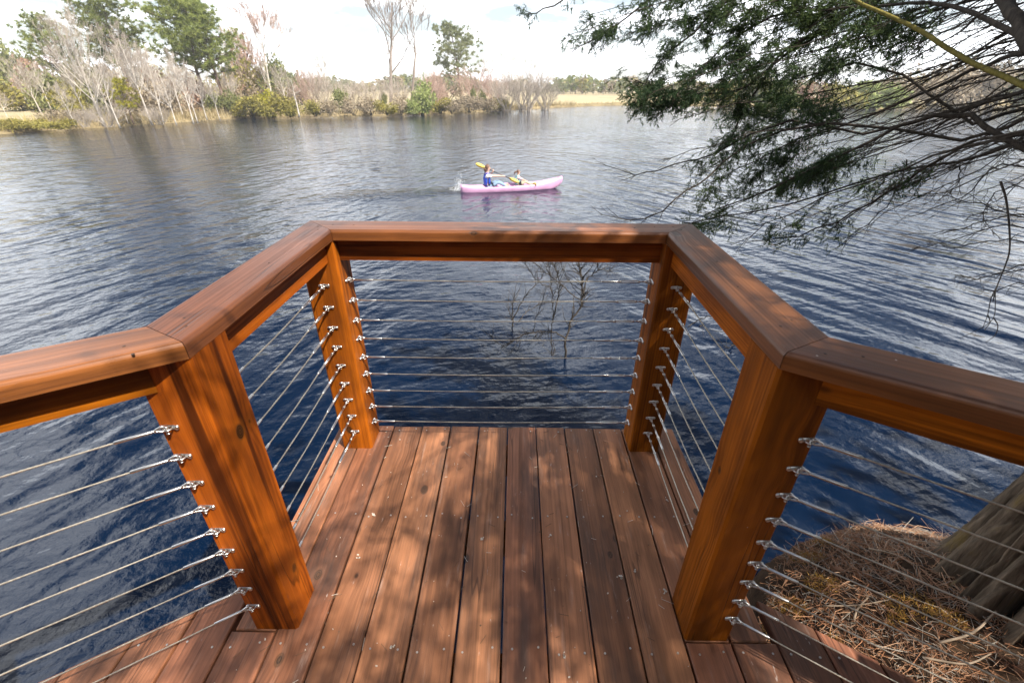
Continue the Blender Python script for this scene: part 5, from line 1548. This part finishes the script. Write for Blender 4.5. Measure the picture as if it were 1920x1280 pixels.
mb.tube([(-.08, -0.377, -0.02), (-.08, -0.381, 0.10), (-.08, -0.372, 0.18)], 0.004, 4)
mb.build('hull_seam', simple('seam_pink', (0.42, 0.18, 0.33), 0.4), kayak)

skin_a = simple('fair_skin', (0.62, 0.37, 0.27), 0.5, var=0.05, scale=6)
white_cl = simple('white_cotton', (0.80, 0.79, 0.78), 0.85, var=0.05, scale=12)
jeans = simple('blue_denim', (0.20, 0.29, 0.40), 0.85, var=0.15, scale=25)
vest_b = simple('blue_life_vest', (0.012, 0.055, 0.42), 0.55, var=0.1, scale=10)
vest_a = simple('aqua_life_vest', (0.30, 0.68, 0.66), 0.55, var=0.08, scale=10)
hair_b = simple('brown_hair', (0.13, 0.062, 0.035), 0.5, var=0.3, scale=40)
pink_cl = simple('pale_pink_shirt', (0.78, 0.55, 0.60), 0.85)
yellow = simple('yellow_paddle_plastic', (0.72, 0.50, 0.10), 0.45)
shaftm = simple('black_paddle_shaft', (0.02, 0.02, 0.022), 0.4)

def skinned(name, mat, verts, edges, radii, parent, root=0, levels=2):
    me = bpy.data.meshes.new(name); me.from_pydata([tuple(v) for v in verts], edges, [])
    me.materials.append(mat)
    o = bpy.data.objects.new(name, me); link(o, parent)
    sm = o.modifiers.new('skin', 'SKIN'); sm.use_smooth_shade = True
    sl = me.skin_vertices[0].data
    for i, r in enumerate(radii): sl[i].radius = (r, r) if isinstance(r, (int, float)) else r
    for i in range(len(sl)): sl[i].use_root = (i == root)
    ss = o.modifiers.new('smooth', 'SUBSURF'); ss.levels = levels; ss.render_levels = levels
    return o
def hand(V, E_, Rr, wrist_i, wrist, d, side, s):
    """palm, four bent fingers of unequal length and a thumb; d: pointing direction, side: towards the thumb"""
    d = d.normalized(); side = (side - d * side.dot(d)).normalized(); nrm = d.cross(side)
    palm = wrist + d * 0.045 * s
    V.append(palm); Rr.append(0.026 * s); pi = len(V) - 1; E_.append((wrist_i, pi))
    for k, ln in enumerate((0.070, 0.078, 0.072, 0.056)):
        off = side * (0.024 - 0.016 * k) * s
        a = palm + d * 0.035 * s + off
        b = a + (d * 0.75 - nrm * 0.65) * ln * 0.5 * s
        c = b + (-d * 0.2 - nrm * 1.0).normalized() * ln * 0.5 * s
        i0 = len(V); V.extend([a, b, c]); Rr.extend([0.010 * s, 0.009 * s, 0.0075 * s]); E_.extend([(pi, i0), (i0, i0 + 1), (i0 + 1, i0 + 2)])
    a = palm - d * 0.01 * s + side * 0.03 * s; b = a + (side * .6 + d * .6 - nrm * .3).normalized() * 0.03 * s; c = b + (d - nrm * .8).normalized() * 0.028 * s
    i0 = len(V); V.extend([a, b, c]); Rr.extend([0.011 * s, 0.0095 * s, 0.008 * s]); E_.extend([(pi, i0), (i0, i0 + 1), (i0 + 1, i0 + 2)])
def paddler(label, x, s, hl, hr, shirt, vest, legs_mat, pony, pants_r=1.0):
    """seated facing the bow, local frame of the kayak: +x bow, z up; hl, hr hand targets"""
    root = thing('person', label, 'person', KM, rot=(0, math.radians(-0.8), KYAW))
    hip = Vector((x, 0, 0.17)); V = []; E_ = []; Rr = []
    def add(p, r, prev=None):
        V.append(Vector(p)); Rr.append(r)
        if prev is not None: E_.append((prev, len(V) - 1))
        return len(V) - 1
    lean = Vector((-0.06, 0, 0))
    pel = add(hip, 0.115 * s)
    wa = add(hip + Vector((-0.01, 0, 0.15)) * s, 0.105 * s, pel)
    ch = add(hip + Vector((-0.02, 0, 0.32)) * s, 0.118 * s, wa)
    up = add(hip + Vector((-0.01, 0, 0.43)) * s, 0.085 * s, ch)
    nk = add(hip + Vector((0.01, 0, 0.52)) * s, 0.048 * s, up)
    hd0 = add(hip + Vector((0.03, 0, 0.60)) * s, 0.070 * s, nk)
    hd1 = add(hip + Vector((0.035, 0, 0.68)) * s, 0.088 * s, hd0)
    hd2 = add(hip + Vector((0.03, 0, 0.755)) * s, 0.070 * s, hd1)
    sh = {}; sleeves = []
    for sd, tgt in ((-1, hr), (1, hl)):
        s0 = hip + Vector((-0.01, sd * 0.165, 0.415)) * s
        i = add(s0, 0.056 * s, up)
        tg = Vector(tgt); mid_ = (s0 + tg) / 2; Lr_ = (tg - s0).length
        need = max(0.0, (0.50 * s) ** 2 - Lr_ ** 2) ** 0.5 / 2
        el = mid_ + Vector((-0.15, sd * 0.45, -0.9)).normalized() * need
        j = add(el, 0.041 * s, i)
        wr = tg - (tg - el).normalized() * 0.06 * s
        k = add(wr, 0.028 * s, j)
        hand(V, E_, Rr, k, wr, tg - el, Vector((0, -sd, 0.4)), s)
        sleeves.append((s0, s0.lerp(el, .55), el))
    legs = []
    for sd in (-1, 1):
        h0 = hip + Vector((0.04, sd * 0.09, -0.02)) * s
        i = add(h0, 0.085 * s, pel)
        kn = hip + Vector((0.40, sd * 0.13, 0.16)) * s; j = add(kn, 0.060 * s, i)
        an = hip + Vector((0.76, sd * 0.11, -0.035)) * s; k = add(an, 0.042 * s, j)
        ft = an + Vector((0.06, sd * 0.02, 0.10)) * s; add(ft, 0.036 * s, k)
        legs.append((h0, kn, an))
    skinned('body', skin_a, V, E_, Rr, root, 0, 1)
    # trousers
    v2 = [hip + Vector((0, 0, 0.05)) * s]; e2 = []; r2 = [0.128 * s]
    for h0, kn, an in legs:
        i = len(v2); v2.extend([h0, kn, kn.lerp(an, .85)]); r2.extend([0.096 * s, 0.074 * s, 0.056 * s]); e2.extend([(0, i), (i, i + 1), (i + 1, i + 2)])
    skinned('trousers', legs_mat, v2, e2, r2, root, 0, 1)
    v3 = [hip + Vector((-0.005, 0, 0.06)) * s, hip + Vector((-0.015, 0, 0.2)) * s, hip + Vector((-0.02, 0, 0.33)) * s, hip + Vector((-0.01, 0, 0.43)) * s]
    r3 = [0.122 * s, 0.116 * s, 0.130 * s, 0.096 * s]; e3 = [(0, 1), (1, 2), (2, 3)]
    for a, m_, el in sleeves:
        i = len(v3); v3.extend([a, m_]); r3.extend([0.070 * s, 0.060 * s]); e3.extend([(3, i), (i, i + 1)])
    skinned('shirt', shirt, v3, e3, r3, root, 0, 1)
    # life vest: back and front panels with a waist strap
    mb = MB()
    for k in range(2):
        sx = -1 if k == 0 else 1
        pts = []
        for zi, (z, w, dx) in enumerate(((0.02, 0.14, 0.125), (0.16, 0.155, 0.132), (0.30, 0.165, 0.14), (0.42, 0.13, 0.115), (0.47, 0.09, 0.08))):
            for yi in range(7):
                yy = (yi - 3) / 3; curve = math.sqrt(max(0, 1 - (yy * 0.85) ** 2))
                pts.append(hip + Vector((-0.015 + sx * dx * curve, yy * w, z)) * s)
        o = len(mb.v)
        inner = [p - Vector((sx * 0.045 * s, 0, 0)) for p in pts]
        mb.v.extend([tuple(p) for p in pts] + [tuple(p) for p in inner]); N = 35
        for a in range(4):
            for b in range(6):
                i = a * 7 + b
                mb.f.append((o + i, o + i + 1, o + i + 8, o + i + 7)); mb.f.append((o + N + i, o + N + i + 7, o + N + i + 8, o + N + i + 1)); mb.mi.extend([0, 0])
        for b in range(6):
            for a0 in (0, 28): mb.f.append((o + a0 + b, o + N + a0 + b, o + N + a0 + b + 1, o + a0 + b + 1)); mb.mi.append(0)
        for a in range(4):
            for b0 in (0, 6): mb.f.append((o + a * 7 + b0, o + a * 7 + 7 + b0, o + N + a * 7 + 7 + b0, o + N + a * 7 + b0)); mb.mi.append(0)
    for sd in (-1, 1):
        mb.tube([hip + Vector((-0.09, sd * 0.09, 0.45)) * s, hip + Vector((-0.01, sd * 0.095, 0.505)) * s, hip + Vector((0.07, sd * 0.085, 0.45)) * s], 0.03 * s, 7)
    mb.build('life_vest', vest, root, smooth=True)
    mb = MB(); ring = [hip + Vector((-0.015 + 0.142 * math.cos(t * math.pi / 8), 0.165 * math.sin(t * math.pi / 8), 0.06)) * s for t in range(17)]
    mb.tube(ring, 0.014 * s, 6); mb.ball(hip + Vector((0.05, -0.185, 0.10)) * s, 0.032 * s, 8); mb.build('waist_strap', dark, root, smooth=True)
    # hair cap, ear, nose, eyes and mouth
    c = hip + Vector((0.030, 0, 0.695)) * s
    mb = MB(); n = 14; rows = 7; o = len(mb.v)
    for a in range(rows):
        ph = 0.02 + a / (rows - 1) * 1.9
        for b in range(n):
            th = 2 * math.pi * b / n
            front = max(0, math.cos(th)); ph2 = ph * (1 - 0.48 * front)
            mb.v.append(tuple(c + Vector((-0.008 + 0.108 * math.sin(ph2) * math.cos(th), 0.100 * math.sin(ph2) * math.sin(th), 0.114 * math.cos(ph2))) * s))
    for a in range(rows - 1):
        for b in range(n): mb.f.append((o + a * n + b, o + a * n + (b + 1) % n, o + (a + 1) * n + (b + 1) % n, o + (a + 1) * n + b)); mb.mi.append(0)
    if pony:
        mb.tube([c + Vector((-0.10, 0, 0.02)) * s, c + Vector((-0.17, 0, 0.0)) * s, c + Vector((-0.22, 0, -0.08)) * s, c + Vector((-0.235, 0, -0.16)) * s], [0.032 * s, 0.042 * s, 0.034 * s, 0.010 * s], 8)
    else:
        mb.tube([c + Vector((-0.085, 0, -0.03)) * s, c + Vector((-0.10, 0, -0.10)) * s, c + Vector((-0.105, 0, -0.17)) * s], [0.07 * s, 0.055 * s, 0.018 * s], 8)
    mb.build('hair', hair_b, root, smooth=True)
    mb = MB(); mb.ball(c + Vector((0.098, 0, -0.045)) * s, 0.019 * s, 8, squash=(1.2, .7, 1.3))
    for sd in (-1, 1): mb.ball(c + Vector((0.005, sd * 0.092, -0.035)) * s, 0.022 * s, 8, squash=(.8, .4, 1.3))
    mb.build('nose_and_ears', skin_a, root, smooth=True)
    mb = MB()
    for sd in (-1, 1): mb.ball(c + Vector((0.082, sd * 0.034, -0.015)) * s, 0.009 * s, 6)
    mb.build('eyes', dark, root, smooth=True)
    mb = MB(); mb.ball(c + Vector((0.086, 0, -0.082)) * s, 0.016 * s, 8, squash=(.5, 1.3, .4)); mb.build('mouth', simple('lips', (0.45, 0.16, 0.14), 0.5), root, smooth=True)
    return root
kinv = (Matrix.Translation(KM) @ Matrix.Rotation(KYAW, 4, 'Z') @ Matrix.Rotation(math.radians(-0.8), 4, 'Y')).inverted()
def kloc(px, py, dy=0.0):
    """kayak-frame point on the plane y = dy under this picture position"""
    o = kinv @ CPOS; d = kinv.to_3x3() @ ray(px, py)
    t = (dy - o.y) / d.y
    return o + d * t
def paddle(label, A, B, hand_spots, rollv):
    root = thing('paddle', label, 'paddle', KM, rot=(0, math.radians(-0.8), KYAW))
    d = (B - A).normalized(); L = (B - A).length
    mb = MB(); mb.tube([A + d * 0.30, B - d * 0.30], 0.016, 8); mb.build('shaft', shaftm, root, smooth=True)
    for P, e in ((A, d), (B, -d)):
        mb = MB(); sd = (rollv - e * rollv.dot(e)).normalized(); nn = e.cross(sd)
        prof = [(0.0, 0.02), (0.03, 0.045), (0.10, 0.068), (0.20, 0.070), (0.30, 0.056), (0.38, 0.030), (0.42, 0.016)]
        vv = []
        for t, w in prof:
            for a, h in ((-1, 0.0), (0, 0.012), (1, 0.0), (0, -0.006)): vv.append(tuple(P + e * t + sd * w * a + nn * (h + 0.02 * abs(a) * w * 4)))
        ff = [(0, 1, 2, 3), (24 + 3, 24 + 2, 24 + 1, 24)]
        for i in range(6):
            for j in range(4): ff.append((i * 4 + j, i * 4 + (j + 1) % 4, i * 4 + 4 + (j + 1) % 4, i * 4 + 4 + j))
        mb.add(vv, ff); mb.build('blade', yellow, root, smooth=True)
    return root
# the adult's paddle runs from behind her shoulder down past the bow-side hand
pA = kloc(892, 307, 0.25); pB = kloc(973, 342, -0.30)
dA = (pB - pA).normalized(); LA = (pB - pA).length
gr1 = pA + dA * (LA * 0.50); gr2 = pA + dA * (LA * 0.66)
paddle('long black paddle with yellow blades held diagonally by the adult', pA, pB, None, Vector((0, 0.35, 1)))
paddler('adult seated astern in a blue life vest and white shirt, holding a paddle', kloc(913, 345, 0).x + 0.02, 0.98, pA + dA * (LA * 0.40) + Vector((0, 0.0, 0)), gr2, white_cl, vest_b, jeans, False)
qA = kloc(1006, 346, -0.42); qB = kloc(986, 344, 0.55)
paddle('short paddle with one yellow blade over the side, held by the child', qB, qA, None, Vector((0, 0, 1)))
dq = (qA - qB).normalized(); Lq = (qA - qB).length
paddler('child with a ponytail in an aqua life vest seated ahead of the adult', kloc(971, 345, 0).x, 0.68, qB + dq * Lq * 0.38, qB + dq * Lq * 0.62, pink_cl, vest_a, simple('khaki_trousers', (0.42, 0.36, 0.26), 0.85), True)
# splash thrown up behind the stern: droplets and a torn sheet of foam
mb = MB(); rg = random.Random(41)
sp0 = at_z(860, 358, WZ)
for k in range(420):
    t = rg.random()
    if t < 0.55:
        hgt = abs(rg.gauss(0, 1)) * 0.30; q = sp0 + Vector((rg.gauss(0.02 + 0.10 * hgt, 0.06 + 0.05 * hgt), rg.gauss(0, 0.08), 0.02 + hgt))
    else:
        q = sp0 + Vector((rg.gauss(-0.02, 0.17), rg.gauss(0, 0.13), abs(rg.gauss(0, 0.07)) + 0.01))
    mb.ball(q, rg.uniform(0.004, 0.013), 5)
mb.build('water_splash', simple('white_spray', (0.85, 0.87, 0.88), 0.3), kind='stuff', smooth=True)

# unseen wood added on the near bank to block sky light from behind the deck
def unseen_wood():
    rg = random.Random(71); mb = MB(); mats = [M['cedar_leaf'], M['green_leaf'], M['brown_leaf'], M['grey_bark']]
    for k in range(120):
        th = math.radians(rg.uniform(-175, -5)); rr = rg.uniform(5.5, 13)
        x, y = rr * math.cos(th), rr * math.sin(th) - 0.5
        if bank_dist(np.array([x]), np.array([y]))[0] < 0.5: continue
        H = rr * rg.uniform(0.62, 0.85); cw = H * 0.3; z0 = -0.5; mi = rg.choice((0, 0, 1, 2))
        mb.tube([(x, y, z0), (x + rg.uniform(-.3, .3), y, z0 + H)], [0.14, 0.03], 6, 3)
        for _ in range(420):
            v = rvec(rg); t = rg.random()
            p = Vector((x, y, z0 + H * t)) + Vector((v.x, v.y, v.z * .6)) * cw * (1.1 - 0.6 * t)
            tri_leaf(mb, p, v + rvec(rg), rg.uniform(.25, .5), 0.12, rg, ) if True else None
            mb.mi[-1] = mi
    mb.build('unseen_bank_woods', mats, kind='stuff')
unseen_wood()

# ------------------------------------------------------------------ air: a faint pale veil over the far bank
hz = bpy.data.materials.new('thin_air_haze'); hz.use_nodes = True
hz.node_tree.nodes.clear()
ho = hz.node_tree.nodes.new('ShaderNodeOutputMaterial'); hv = hz.node_tree.nodes.new('ShaderNodeVolumePrincipled')
hv.inputs['Color'].default_value = (0.95, 0.97, 1.0, 1); hv.inputs['Density'].default_value = 0.0008; hv.inputs['Anisotropy'].default_value = 0.0
hz.node_tree.links.new(hv.outputs[0], ho.inputs['Volume'])
mb = MB(); mb.box((0, 110, 10.5), (440, 330, 14.5)); mb.build('haze', hz, kind='stuff')
